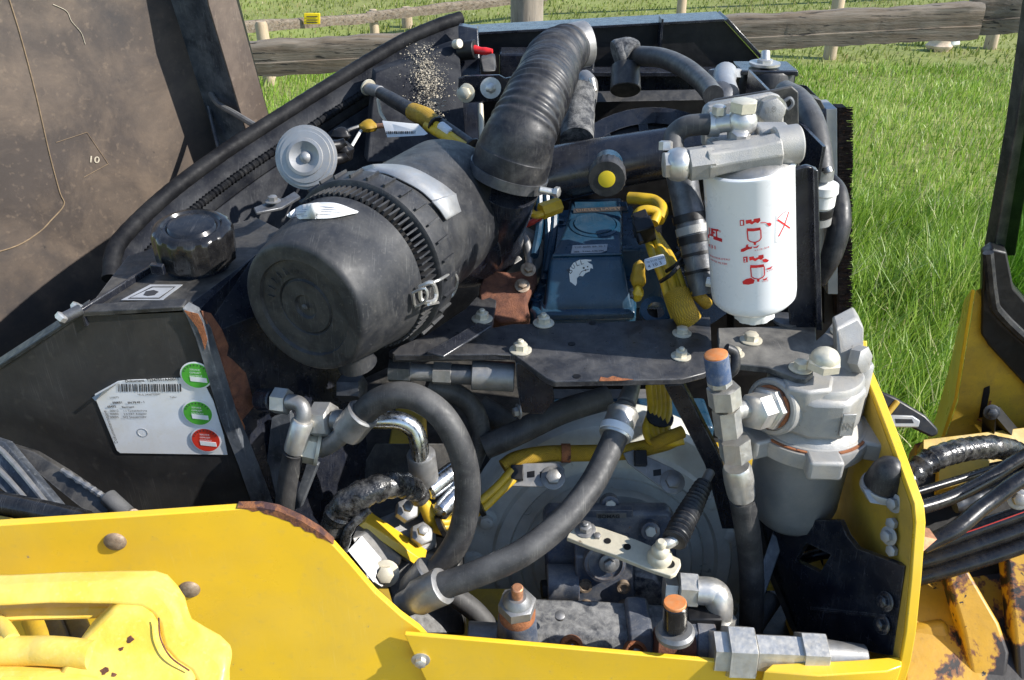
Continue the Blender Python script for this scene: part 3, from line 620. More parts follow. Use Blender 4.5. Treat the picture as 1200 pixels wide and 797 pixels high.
for (x, y, m) in ((230, 440, 'sticker_green'), (232, 484, 'sticker_green'), (241.5, 515.5, 'sticker_red')):
    c = ty(x, y, .002)
    st_ = MB().lathe(c, tn, [(0, .0178), (.0004, .0178)], 40).ob('round_sticker', 'paper', pl)
    MB().lathe(c + tn * .0005, tn, [(0, .0160), (.0003, .0160)], 40).ob('disc', m, pl)
    c2 = c + tn * .0010
    MB().box(c2 + V(.002, 0, -.005), V(.0092, 0, -.0012), V(0, .0002, 0), V(0, 0, .003)).ob('blank_field', 'paper', pl)
    for i, s in enumerate(('SERVICE', 'GEPRUEFT', 'KONTROLLE')):
        text(pl, s, c2 + V(-.0055 - .0006 * i, 0, .0078 - .004 * i), c2 + V(.0055 + .0006 * i, 0, .0068 - .004 * i), tn, 'paper', h=.0022)
    for k in range(9):
        a = math.pi * (.15 + .7 * k / 8); d = V(math.cos(a), 0, math.sin(a))
        MB().box(c2 + d * .0140, V(0, 0, 0) + d * .001, tn * .0001, tn.cross(d) * .0005).ob('tick', 'ink', pl)
# filler cap
cb = PZ(233, 310, zt + .004)
cp = T('filler_cap', 'glossy black ribbed screw cap on top of the tank', 'cap', cb)
ax = V(.05, -.12, 1)
MB().lathe(cb + V(0, 0, -.02), ax, [(0, .036), (.028, .036)], 32).ob('neck', 'black_paint', cp)
cb2 = cb + V(0, 0, .010)
MB().lathe(cb2, ax, [(0, .042), (.001, .0445), (.034, .0452), (.040, .0435), (.043, .039), (.0435, .034), (.041, .032), (.0405, .029), (.044, .026), (.045, .018), (.045, .001)], 112,
           lambda a, t: 1 + (.028 * max(-.3, math.cos(14 * a)) if .0005 < t < .038 else 0)).ob('cap', 'plastic_gloss', cp)
MB().box(PZ(185, 315, zt + .02), V(.008, -.002, 0), V(0, .004, 0), V(0, 0, .006)).ob('latch', 'black_paint', cp, .001)

# ================================================================== AIR CLEANER
L0 = P(355, 362, .93); aa = V(.411, .912, 0).normalized()
ac = T('air_filter_housing', 'large round black plastic air filter housing with wire clips', 'air filter', L0 + V(.1, .15, -.1))
LIDO = MB().lathe(L0, aa, [(.008, .0), (.008, .012), (.0045, .014), (.0045, .030), (.006, .0305), (.007, .032), (.005, .0335), (.004, .054), (.0, .0555), (.0, .068), (.0005, .0712), (.003, .0737), (.006, .0748), (.012, .0765), (.05, .0845), (.053, .0840), (.092, .0915), (.094, .090), (.094, .08)], 72).ob('lid', 'plastic', ac); LID = LIDO
MB().lathe(L0 + aa * .003, -aa, [(0, .004), (.001, .003), (.002, .001)], 12).ob('centre_nib', 'plastic', LID)
MB().lathe(L0, aa, [(.090, .080), (.120, .080)], 64).ob('groove', 'black_plain', ac)
mb = MB(); ex, ey, ez = frame(aa)
for k in range(84):
    a = 2 * math.pi * k / 84; d = ex * math.cos(a) + ey * math.sin(a); t = aa.cross(d)
    mb.box(L0 + aa * .106 + d * .088, d * .008, t * .0011 + aa * .0006 * (k % 2), aa * .012)
mb.ob('rib_ring', 'plastic', ac, kind='stuff')
MB().lathe(L0, aa, [(.117, .082), (.117, .0985), (.119, .1015), (.123, .1025), (.146, .1035), (.149, .1025), (.150, .098), (.152, .094), (.155, .090), (.33, .088), (.345, .083), (.352, .06)], 96).ob('body', 'plastic', ac)
def acp(t, ang, r): d = ex * math.cos(ang) + ey * math.sin(ang); return L0 + aa * t + d * r
def acang(x, y, d):     # angle on the housing of a sighted point
    q = P(x, y, d) - L0; q -= aa * q.dot(aa); return math.atan2(q.dot(ey), q.dot(ex))
# raised lettering strokes on the lid
a0 = math.atan2((-V(0, 0, 1)).dot(ey), (-V(0, 0, 1)).dot(ex))
lx = aa.cross(V(0, 0, 1)).normalized(); lz = V(0, 0, 1)
for k in range(5):
    an = math.radians(118 + 14 * k); c = L0 - aa * -.003 + (lx * math.cos(an) + lz * math.sin(an)) * .043; d = (lx * math.cos(an) + lz * math.sin(an))
    MB().box(c, d * .004, aa * .0006, aa.cross(d) * .0006).ob('raised_mark', 'plastic', LID)
for k, (s, a_) in enumerate(zip('AIR FILTER', np.linspace(150, 95, 10))):
    if s == ' ': continue
    an = math.radians(a_); d = lx * math.cos(an) + lz * math.sin(an); t = lx * math.sin(an) - lz * math.cos(an); c = L0 + aa * .004 + d * .0375
    text(LID, s, c - t * .0017, c + t * .0017, -aa, 'plastic', h=.005, lift=.0008)
# white paper label over the lid
def ach(x, y, R): return cylhit(x, y, L0, aa, R)
def acfit(x, y, R):
    """sighted point on the outside of the housing, R = clearance above the skin"""
    q = .085
    for _ in range(6):
        p = ach(x, y, q + R); t = (p - L0).dot(aa)
        q = .0765 + (t - .012) * .21 if t < .094 else (.1035 if t < .151 else .0895)
    return p
def patch(rows, m, nm, par, th=.0008, sub_=6):
    """sheet bent over the housing between two sighted runs of points (x, y, clearance)"""
    A_ = crom([V(*p) for p in rows[0]], sub_); B_ = crom([V(*p) for p in rows[1]], sub_); n_ = len(A_); mbx = MB()
    a_ = [acfit(*p) for p in A_]; b2_ = [acfit(*p) for p in B_]
    mbx.add(a_ + b2_, [(i, i + 1, n_ + i + 1, n_ + i) for i in range(n_ - 1)]); o = mbx.ob(nm, m, par)
    md = o.modifiers.new('s', 'SOLIDIFY'); md.thickness = th; md.offset = 0; return o
c_ = .0014
patch([[(336, 252, c_), (345, 245, c_), (360, 239, c_), (392, 238, c_), (420, 248, c_)], [(337, 254, c_), (345, 256.5, c_), (361, 256.5, c_), (388, 255.5, c_), (419, 249.5, c_)]], 'paper', 'paper_label', LID)
for j_, (y0, x0, x1) in enumerate(((242.5, 364, 394), (245.3, 354, 402), (248, 348, 406), (250.8, 344, 392), (253.4, 344, 372))):
    patch([[(x0, y0, .0022), ((x0 + x1) / 2, y0 - .6, .0022), (x1, y0 + .8, .0022)], [(x0, y0 + .7, .0022), ((x0 + x1) / 2, y0 + .1, .0022), (x1, y0 + 1.5, .0022)]], 'silver_foil', 'print_line', LID, .0002, 3)
# dust valve
dv = acp(.078, acang(432, 470, .98), .075); 
MB().tube([acp(.07, a0 - .1, .07), acp(.07, a0 - .1, .094), acp(.072, a0 - .1, .106)], [.022, .021, .023], 20, 4).ob('dust_valve', 'plastic', ac)
# wire clip
MB().tube([acfit(*p) for p in ((484, 343, .003), (498, 338, .003), (500, 350, .003), (487, 359, .003), (484, 343, .003))], .0017, 6, 3).ob('clip_lever', 'zinc', LID)
MB().tube([acfit(*p) for p in ((498, 334, .006), (515, 328, .007), (530, 320, .007), (536, 328, .008), (532, 343, .007), (522, 352, .007), (502, 357, .006))], .0017, 6, 5).ob('clip_bail', 'zinc', ac)
MB().tube([acfit(*p) for p in ((492, 336, .005), (506, 331, .006), (511, 343, .004), (508, 353, .005), (494, 352, .006), (492, 336, .005))], .0026, 6, 4).ob('clip_plate', 'zinc', ac)
# ribs across the flange
for k in range(30):
    a = 2 * math.pi * k / 30; d = ex * math.cos(a) + ey * math.sin(a); t = aa.cross(d)
    MB().box(L0 + aa * .1345 + d * .1030, d * .0032, t * .0012, aa * .0120).ob('flange_rib', 'plastic', ac)
# metal strap across the body
patch([[(424, 197, .003), (443, 193, .003), (480, 196, .003), (514, 213, .003), (534, 228, .003)], [(430, 203, .003), (449, 203, .003), (470, 211, .003), (492, 223, .003), (507, 236, .003)]], 'alu_frame', 'mounting_strap', ac, .002)
patch([[(534, 227, .006), (536, 236, .006), (540, 248, .005)], [(506, 236, .006), (515, 246, .006), (523, 258, .005)]], 'alu_frame', 'strap_end', ac, .002)
# saddle under the body (dark outlet elbow toward the rubber hose)
MB().tube([L0 + aa * .27, PY(558, 284, 1.15), PY(578, 256, 1.11), PY(594, 214, 1.08)], [.086, .062, .045, .044], 28, 6).ob('outlet_elbow', 'black_paint', ac)

# ================================================================== CORRUGATED INTAKE HOSE
hs = T('intake_hose', 'ribbed black rubber intake hose bending upward from the air filter', 'hose', P(598, 205, 1.09))
ctr = [PY(595, 206, 1.08), PY(603, 180, 1.08), PY(612, 154, 1.085), PY(627, 120, 1.12), PY(638, 97, 1.17), PY(645, 80, 1.25), PY(650, 68, 1.34), PY(663, 58, 1.44)]
rw = random.Random(11); ph_ = [rw.uniform(0, 6.28) for _ in range(60)]
def hw(L, t):
    if t < .26: return .02 * (t < .01)
    i_ = int(L / .0105) % 60; return (.030 + .018 * math.sin(ph_[i_])) * math.sin(L * 2 * math.pi / .0105) * min(1, (t - .26) * 12) + .010 * math.sin(L * 70)
MB().tube(ctr, [.0495, .0490, .0440, .0400, .0395, .0395, .0395, .038], 44, 40, wav=hw).ob('hose', 'rubber_clean', hs)
d0 = (ctr[1] - ctr[0]).normalized()
MB().lathe(ctr[0] - d0 * .004, d0, [(0, .0490), (.0, .0512), (.0135, .0512), (.0135, .0490)], 48, cap=False).ob('hose_clamp', 'zinc_dark', hs)
cs = P(637, 224, 1.09)
MB().cyl(cs + V(-.006, 0, .002), cs + V(.014, 0, -.002), .0045).ob('clamp_screw', 'zinc', hs)
MB().hexa(cs + V(.014, 0, -.001), V(1, -.5, 0), .007, .006).ob('screw_head', 'zinc', hs)
d1 = (ctr[-1] - ctr[-2]).normalized()
stb = T('intake_stub', 'bare metal pipe stub at the top end of the rubber hose', 'pipe', P(688, 56, 1.53))
MB().lathe(P(668, 55, 1.42), V(.9, .35, .1), [(0, .036), (.028, .036), (.031, .034), (.031, .03)], 32).ob('tube', 'zinc_dull', stb)
MB().tube([P(684, 92, 1.56), P(690, 100, 1.54), P(688, 120, 1.50)], .016, 14, 5).ob('nipple', 'zinc_dull', stb)
MB().cyl(P(693, 92, 1.5), P(696, 108, 1.5), .006).ob('screw', 'zinc', stb)
MB().tube([P(682, 105, 1.42), P(678, 130, 1.40), P(676, 165, 1.36)], [.022, .026, .026], 18, 6, wav=lambda L, t: .02 * math.sin(L * 240)).ob('foam_sleeve', 'foam', stb)

# ================================================================== HORN
hc = P(357, 184, 1.26); hx = V(-.10, -.86, .36).normalized()
hr = T('horn', 'round grey metal signal horn with stepped rings above the air filter', 'horn', hc)
MB().lathe(hc - hx * .012, hx, [(-.01, .030), (.0, .043), (.004, .0455), (.006, .0455), (.007, .042), (.009, .0415), (.0095, .037), (.011, .0365), (.012, .027), (.014, .0265), (.015, .022), (.010, .014), (.008, .009), (.013, .006), (.0145, .003), (.015, .001)], 56).ob('disc', 'alu_frame', hr)
MB().cyl(hc - hx * .02, hc - hx * .05, .024).ob('back_can', 'zinc_dark', hr)
for dx, dy in ((26, -12), (28, 4)):
    MB().tube([P(357 + dx, 184 + dy, 1.29), P(357 + dx + 14, 184 + dy - 2, 1.30), P(357 + dx + 22, 184 + dy - 6, 1.3)], [.009, .008, .006], 10, 4).ob('connector', 'black_plain', hr)
MB().prism([P(297, 243, 1.10), P(318, 235, 1.12), P(332, 232, 1.13), P(345, 224, 1.16), P(352, 230, 1.15), P(330, 243, 1.11), P(300, 249, 1.09)], V(0, 0, -.004)).ob('bracket', 'zinc_dark', hr, .001)
bolt(hr, P(320, 236, 1.11), V(0, 0, 1), .006, 'zinc_dull')

# ================================================================== CABLE WITH TAG ON THE WALL
cbx = T('wall_sensor_cable', 'yellow cable with black boot and white tag plugged into the wall', 'cable', P(440, 105, 1.48))
MB().cyl(P(432, 104, 1.50), P(446, 108, 1.47), .010).ob('plug', 'zinc_dull', cbx)
MB().lathe(P(431, 102, 1.505), V(.6, -.7, -.2), [(0, .014), (.003, .014)], 20).ob('flange', 'cream_plate', cbx)
MB().tube([P(446, 109, 1.46), P(465, 120, 1.42), P(488, 133, 1.38)], [.010, .0115, .0115, .013], 12, 5).ob('boot', 'rubber_clean', cbx)
MB().tube([P(484, 131, 1.38), P(500, 138, 1.35), P(511, 146, 1.33)], [.014, .015, .012], 12, 5).ob('yellow_boot', 'loom', cbx)
MB().tube([P(506, 143, 1.33), P(530, 160, 1.29), P(556, 178, 1.24)], .0065, 10, 5).ob('sleeve', 'wire_yellow', cbx)
MB().tube([P(500, 148, 1.335), P(515, 156, 1.31), P(534, 168, 1.28)], .0075, 10, 5).ob('sleeve', 'wire_yellow', cbx)
MB().tube([P(510, 138, 1.34), P(535, 155, 1.29), P(560, 173, 1.24)], .006, 10, 5).ob('black_cable', 'rubber_clean', cbx)
MB().cyl(P(517, 148, 1.312), P(529, 157, 1.292), .0075).ob('print_band', 'paper', cbx)
for q in ((512, 148, 1.325), (555, 174, 1.242)): MB().lathe(P(*q), P(530, 160, 1.29) - P(506, 143, 1.33), [(-.002, .0145), (.002, .0145)], 14).ob('cable_tie', 'black_plain', cbx)
MB().tube([P(443, 116, 1.47), P(446, 132, 1.45), P(452, 142, 1.43)], .003, 6, 4).ob('wire', 'cream_plate', cbx)
ht = T('tagged_connector', 'yellow taped connector with white barcode tag behind the horn', 'connector', P(430, 148, 1.36))
lump('yellow_tape', P(432, 148, 1.36), .014, .012, .009, 'loom', ht, 8)
MB().tube([P(424, 147, 1.36), P(405, 155, 1.34), P(397, 172, 1.32)], .003, 6, 4).ob('wire', 'rubber_clean', ht)
MB().tube([P(425, 150, 1.36), P(419, 160, 1.35), P(412, 172, 1.33)], .0025, 6, 4).ob('wire', 'wire_white', ht)
lump('plug', P(403, 178, 1.31), .014, .012, .016, 'black_plain', ht, 2); lump('plug', P(400, 158, 1.33), .014, .010, .010, 'black_plain', ht, 4)
MB().tube([P(440, 148, 1.36), P(452, 147, 1.35)], .004, 8, 2).ob('wire_end', 'copper', ht)
tg = [P(448, 142, 1.345), P(490, 146, 1.32), P(501, 157, 1.315), P(497, 158.5, 1.315), P(454, 161, 1.345)]
MB().prism(tg, V(0, .001, .0005)).ob('tag', 'paper', ht)
tgn = (tg[1] - tg[0]).cross(tg[4] - tg[0]).normalized()
tgn = tgn if tgn.dot(CAM - tg[0]) > 0 else -tgn
for k in range(16):
    x = 454 + k * 2.2; p = PL(x, 155.5 - k * .02, tg[0], tgn) + tgn * .0015; MB().box(p, V(.0006 * (1 + k % 3 * .5), 0, 0), tgn * .0002, tgn.cross(V(1, 0, 0)) * .0022).ob('bar', 'ink', ht)

# ================================================================== BRACKET BEHIND THE HOSE, RED SWITCH
kb = T('hose_support_bracket', 'black plate with a large washer bolt behind the ribbed hose', 'bracket', P(570, 105, 1.5))
q = [(537, 92), (545, 89), (585, 88), (592, 92), (612, 88), (612, 114), (592, 118), (543, 121), (537, 114)]
MB().prism([PY(x, y, 1.50) for x, y in q], V(0, .006, 0)).ob('plate', 'black_paint', kb, .001)
MB().lathe(PY(575, 103, 1.499), V(0, -1, .2), [(0, .0175), (.003, .0175), (.0032, .008)], 28).ob('washer', 'zinc', kb)
bolt(kb, PY(575, 103, 1.496), V(0, -1, .2), .009, 'zinc', False)
bolt(kb, PY(546, 109, 1.498), V(-.3, -1, .2), .010, 'cream_plate', True)
MB().cyl(PY(563, 122, 1.56), PY(565, 175, 1.50), .005).ob('stay_rod', 'cream_plate', kb)
sw = T('battery_switch', 'black switch with a red handle on the rear wall', 'switch', P(548, 60, 1.58))
MB().cyl(P(538, 60, 1.58), P(557, 58, 1.57), .017).ob('body', 'black_plain', sw)
MB().tube([P(556, 58, 1.57), P(566, 60, 1.565), P(577, 60, 1.56)], [.008, .0065, .0072, .004], 12, 5).ob('handle', 'cap_red', sw)
MB().cyl(P(533, 52, 1.56), P(539, 51, 1.55), .008).ob('screw', 'cream_plate', sw)
MB().prism([P(562, 68, 1.58), P(580, 64, 1.6), P(582, 84, 1.58), P(565, 86, 1.57)], V(0, .02, 0)).ob('cover', 'black_dirty', sw, .004)

# ================================================================== ENGINE TOP
cr = T('charge_pipe', 'thick glossy black crossover pipe above the blue valve cover', 'pipe', P(730, 190, 1.3))
MB().tube([P(600, 218, 1.34), P(650, 204, 1.33), P(720, 190, 1.32), P(790, 178, 1.31), P(850, 168, 1.30)], [.043, .042, .039, .037, .036], 32, 8).ob('pipe', 'black_paint', cr)
kn = T('oil_filler_knob', 'black ribbed filler knob with a yellow dot above the valve cover', 'knob', P(713, 200, 1.2))
kf = P(711, 210, 1.16); ka = V(-.12, -.95, .05).normalized()
GRIP = MB().lathe(kf - ka * .04, ka, [(0, .019), (.004, .0235), (.036, .0250), (.040, .0235), (.040, .001)], 60, lambda a, t: 1 + .025 * math.cos(20 * a) * (.002 < t < .037)).ob('grip', 'plastic', kn)
MB().lathe(kf, ka, [(0, .0112), (.0006, .0112), (.0008, .0105)], 32).ob('yellow_dot', 'dot_yellow', GRIP)
MB().cyl(kf - ka * .04, kf - ka * .075, .02).ob('neck', 'engine_blue', kn)

vc = T('valve_cover', 'dark blue painted valve cover with white stickers in the middle', 'engine cover', P(695, 360, 1.2))
def quadring(pts): return [Vector(p) for p in pts]
mb = MB()
sec = [((636, 366, 1.19), (741, 364, 1.19)), ((641, 352, 1.19), (738, 350, 1.19)), ((644, 308, 1.179), (731, 306, 1.179)), ((646, 301, 1.181), (730, 299, 1.181)), ((663, 264, 1.252), (729, 262, 1.252)), ((668, 240, 1.32), (729, 238, 1.32)), ((669, 233, 1.34), (729, 231, 1.34))]
lf = [P(*a) for a, b_ in sec]; rg = [P(*b_) for a, b_ in sec]
zb = lf[0].z - .01; lfb = [V(p.x - .008, p.y, zb) for p in lf]; rgb = [V(p.x + .008, p.y, zb) for p in rg]
n = len(lf)
mb.add(lf + rg + lfb + rgb, [(i, i + 1, n + i + 1, n + i) for i in range(n - 1)] + [(2 * n + i, 2 * n + i + 1, i + 1, i) for i in range(n - 1)] + [(n + i, n + i + 1, 3 * n + i + 1, 3 * n + i) for i in range(n - 1)] + [(n - 1, 2 * n - 1, 4 * n - 1, 3 * n - 1), (0, n, 3 * n, 2 * n)])
mb.ob('cover', 'engine_blue', vc, .005, seg=4)
MB().prism([lf[0] + V(-.004, -.006, 0), rg[0] + V(.004, -.006, 0), rg[0] + V(.004, .02, .010), lf[0] + V(-.004, .02, .010)], V(0, 0, -.012)).ob('lower_step', 'engine_blue', vc, .004, seg=3)
MB().prism([PZ(621, 362, zb + .012), PZ(628, 366, zb + .012), PZ(738, 366, zb + .012), PZ(746, 358, zb + .012), PZ(742, 240, zb + .012), PZ(655, 246, zb + .012)], V(0, 0, -.028)).ob('base_flange', 'engine_blue', vc, .003)
bc = P(697, 266, 1.252); bn = (lf[4] - lf[3]).cross(rg[3] - lf[3]).normalized(); bn = bn if bn.z > 0 else -bn
MB().lathe(bc - bn * .004, bn, [(0, .036), (.008, .036), (.009, .031), (.006, .030), (.010, .029), (.0105, .001)], 40).ob('round_boss', 'engine_blue', vc)
MB().box(P(704, 243, 1.318), V(.040, 0, 0), (bn * .004), bn.cross(V(1, 0, 0)) * .012).ob('raised_pad', 'engine_blue', vc, .002)
o_ = P(704, 247, 1.306) + bn * .006
MB().prism([PL(672, 250, o_, bn), PL(735, 247, o_, bn), PL(735, 242, o_, bn), PL(672, 245, o_, bn)], bn * .0008).ob('name_strip', 'ink', vc)
text(vc, 'DIESEL LAPSYS', PL(676, 249, o_, bn), PL(732, 246.3, o_, bn), bn, 'hood_brown', lift=.0015)
for x, y, d in ((630, 350, 1.185), (657, 262, 1.29), (742, 345, 1.2), (724, 357, 1.165)): bolt(vc, PZ(x, y, zb + .0125), V(0, 0, 1), .0065, 'engine_blue' if x < 700 else 'cast_alu')
MB().lathe(PZ(629, 356, zb), V(0, 0, 1), [(-.01, .014), (.0145, .013)], 20).ob('bolt_boss', 'engine_blue', vc)
# stickers: silver plate on the slope, white fish emblem on the front face
so_ = (lf[3] + rg[3]) / 2 + bn * .0008; sn = bn
q = MB().prism([PL(669, 298, so_, sn), PL(671, 288, so_, sn), PL(712, 286.5, so_, sn), PL(711, 294, so_, sn), PL(703, 297, so_, sn)], sn * .0006).ob('silver_sticker', 'silver_foil', vc)
text(q, 'TYP 4045 BR 20 1', PL(673, 291.5, so_, sn), PL(709, 290, so_, sn), sn, 'ink', lift=.001); text(q, '202   T-No. 4.96 kW', PL(673, 296.5, so_, sn), PL(708, 295, so_, sn), sn, 'ink', lift=.001, bold=.02)
fn_ = (lf[2] - lf[1]).cross(rg[1] - lf[1]).normalized(); fn_ = fn_ if fn_.y < 0 else -fn_
fo = (lf[1] + rg[2]) / 2 + fn_ * .0008
fish = [(667, 321), (668, 314), (672, 308), (679, 304.5), (687, 304), (693, 304.5), (693, 306), (688, 306.5), (690, 308), (694, 310), (695, 315), (692, 314), (691, 318), (686, 320), (683, 324), (679, 323), (676, 326), (676, 332), (674.5, 335), (672, 333), (668, 330)]
q = MB().prism([PL(x, y, fo, fn_) for x, y in fish], fn_ * .0006).ob('fish_sticker', 'paper', vc)
for s, (x, y, dx, dy) in zip('BULL', ((668.6, 321, 3, -3.2), (671.3, 315.6, 3.2, -2.4), (676.2, 312, 3, -1.3), (681, 310, 3, -.8))):
    text(q, s, PL(x, y, fo, fn_), PL(x + dx, y + dy, fo, fn_), fn_, 'ink', lift=.001)
for (x, y, r) in ((684, 314, .0014), (688.5, 312.5, .001), (686, 316.5, .0012)): MB().lathe(PL(x, y, fo, fn_) + fn_ * .0007, fn_, [(0, r), (.0002, r)], 10).ob('print', 'ink', q)
MB().tube([PL(a, c, fo, fn_) + fn_ * .0007 for a, c in ((679, 322), (682, 318), (690, 315.5))], .0005, 4, 4).ob('print', 'ink', q)
MB().lathe(P(768, 367, 1.16), V(0, -.5, .86), [(0, .021), (.008, .021), (.008, .012), (0, .012), (0, .021)], 28, cap=False).ob('lifting_eye', 'engine_blue', vc)
MB().box(P(735, 320, 1.3), V(.0, 0, .05), V(0, .02, 0), V(.05, 0, 0)).ob('block_side', 'engine_blue', vc, .006)

al = T('alternator', 'ribbed bare alloy alternator in shadow left of the valve cover', 'alternator', P(605, 300, 1.3))
MB().lathe(P(606, 300, 1.32), V(-.2, -.8, .5), [(-.05, .042), (.0, .045), (.006, .040), (.010, .02), (.012, .001)], 36).ob('case', 'cast_alu', al)
for k in range(7): MB().tube([P(612 + k * .5, 278 + k * 5.5, 1.285), P(620 + k * .4, 281 + k * 5.5, 1.28), P(625, 286 + k * 5.2, 1.29)], .0026, 6, 3).ob('fin', 'cast_alu', al)
MB().tube([P(597, 268, 1.28), P(612, 276, 1.27), P(620, 298, 1.26), P(620, 318, 1.25)], .0065, 10, 5).ob('grey_hose', 'zinc_dull', al)
MB().prism([P(575, 312, 1.25), P(600, 292, 1.26), P(612, 304, 1.25), P(590, 318, 1.24)], V(0, .01, -.004)).ob('tab', 'cast_alu', al, .001)
rk = T('exhaust_manifold', 'rusty brown exhaust casting between air filter and valve cover', 'manifold', P(598, 345, 1.22))
MB().prism([P(562, 335, 1.19), P(570, 316, 1.21), P(600, 318, 1.22), P(628, 312, 1.23), P(630, 330, 1.21), P(618, 352, 1.18), P(622, 375, 1.17), P(585, 378, 1.16), P(560, 360, 1.18)], V(0, .05, -.05)).ob('casting', 'rust_dark', rk, .006)
for x, y in ((619, 316), (612, 335), (600, 371)): bolt(rk, P(x, y, 1.19), V(.1, -.6, .8), .0065, 'rusty_bolt')
rh = T('red_hose', 'thin red hose dipping beside the alternator', 'hose', P(615, 260, 1.3))
MB().tube([lf[3] + V(.002, .001, .0015), rg[3] + V(-.002, .001, .0015)], .0022, 8, 2).ob('top_ridge', 'engine_blue', vc)
MB().tube([P(600, 262, 1.29), P(610, 265, 1.28), P(622, 261, 1.27), P(634, 254, 1.27)], .0045, 10, 5).ob('hose', 'wire_red', rh)
yc = T('yellow_plug', 'yellow plug and looped wire under the ribbed hose clamp', 'connector', P(640, 245, 1.24))
MB().tube([P(622, 236, 1.25), P(620, 246, 1.24), P(628, 252, 1.23), P(640, 249, 1.23)], .0055, 8, 5).ob('wire', 'wire_yellow', yc)
MB().tube([P(634, 248, 1.23), P(656, 240, 1.24)], [.012, .011], 6, 3).ob('plug', 'wire_yellow', yc)
MB().cyl(P(618, 232, 1.25), P(622, 240, 1.24), .008).ob('black_end', 'black_plain', yc)
for i, (x0, y0, x1, y1) in enumerate(((640, 226, 638, 330), (650, 226, 641, 320), (632, 226, 626, 300))):
    MB().tube([P(x0, y0, 1.3), P((x0 + x1) / 2 + 3, (y0 + y1) / 2, 1.29), P(x1, y1, 1.25)], .006, 8, 4).ob('injector_line', 'engine_blue', vc)

# ---- yellow wiring on the right of the cover
yw = T('upper_wiring_loom', 'yellow wiring loom with black connectors right of the valve cover', 'wiring', P(790, 330, 1.15))
for i, (o1, o2) in enumerate(((-12, 0), (-5, 3), (2, 1), (9, 4), (-2, -3))):
    MB().tube([P(764 + o1 * .6, 272 + o2, 1.20), P(776 + o1, 296 + o2, 1.165), P(788 + o1, 325 + o2, 1.14), P(796 + o1, 352, 1.13), P(803 + o1, 372, 1.13)], .0056, 12, 8).ob('conduit', 'wire_yellow', yw)
MB().tube([P(793, 344, 1.125), P(800, 362, 1.115), P(808, 376, 1.12)], .0165, 20, 8).ob('braided_sleeve', 'loom', yw)
MB().tube([P(812, 340, 1.12), P(822, 350, 1.12), P(828, 356, 1.13)], .008, 10, 4).ob('braided_sleeve', 'loom', yw)
for (x, y, d, s) in ((755, 270, 1.17, 1.), (752, 262, 1.18, .8)): MB().box(P(x, y, d), V(.012 * s, .002, .003), V(-.002, .010, .004), V(-.003, -.004, .012)).ob('connector', 'black_plain', yw, .002)
MB().tube([P(745, 256, 1.2), P(750, 248, 1.2), P(760, 246, 1.2), P(770, 250, 1.2), P(766, 262, 1.19)], .0068, 10, 5).ob('wire', 'wire_yellow', yw)
MB().tube([P(737, 232, 1.26), P(752, 233, 1.25), P(768, 236, 1.24), P(776, 246, 1.22), P(772, 258, 1.2)], .0085, 10, 5).ob('wire', 'wire_yellow', yw)
lump('taped_plug', P(748, 325, 1.13), .010, .010, .022, 'loom', yw, 6); lump('taped_plug', P(748, 344, 1.13), .007, .008, .010, 'wire_yellow', yw, 9)
fl0 = [P(755, 306, 1.10), P(779, 299, 1.10), P(782, 310, 1.09), P(758, 318, 1.09)]
MB().prism(fl0, V(0, .010, -.002)).ob('label_flag', 'paper', yw, .002)
fln = (fl0[1] - fl0[0]).cross(fl0[3] - fl0[0]).normalized(); fln = fln if fln.dot(CAM - fl0[0]) > 0 else -fln
text(yw, '70 5110 5005', PL(758, 310, fl0[0], fln), PL(779, 304, fl0[0], fln), fln, lift=.002); text(yw, '4 10 3', PL(760, 315.5, fl0[0], fln), PL(776, 310.5, fl0[0], fln), fln, lift=.002)
for q in ((797, 306, 1.13), (790, 318, 1.118)): MB().tube([P(q[0] - 16, q[1] + 12, q[2]), P(q[0] - 4, q[1] + 4, q[2] - .015), P(q[0] + 8, q[1] - 8, q[2]), P(q[0] + 22, q[1] - 9, q[2])], .0028, 6, 5).ob('cable_tie', 'black_plain', yw)
MB().tube([P(750, 255, 1.18), P(745, 262, 1.17), P(752, 284, 1.15)], .003, 6, 4).ob('wire', 'rubber_clean', yw)

hd2 = T('dark_riser_hose', 'dark translucent hose with ring clips left of the white filter', 'hose', P(815, 300, 1.1))
MB().tube([P(798, 200, 1.12), P(804, 235, 1.12), P(812, 270, 1.12), P(818, 305, 1.12), P(826, 345, 1.12)], [.020, .019, .0205, .019, .018], 20, 8).ob('hose', 'zinc_dark', hd2)
for q, m in (((808, 256, 1.12), 'black_plain'), ((812, 270, 1.12), 'cast_alu'), ((814, 281, 1.12), 'black_plain')):
    MB().lathe(P(*q), P(818, 305, 1.12) - P(808, 256, 1.12), [(-.005, .0215), (.005, .0215)], 24).ob('ring', m, hd2)
for q in ((817, 298, 1.12), (821, 318, 1.12)): MB().lathe(P(*q), P(826, 345, 1.12) - P(808, 256, 1.12), [(-.002, .0205), (.002, .0205)], 24).ob('cable_tie', 'black_plain', hd2)
MB().hexa(P(828, 330, 1.1), V(1, -.4, 0), .006, .012).ob('fitting', 'plastic_white', hd2)

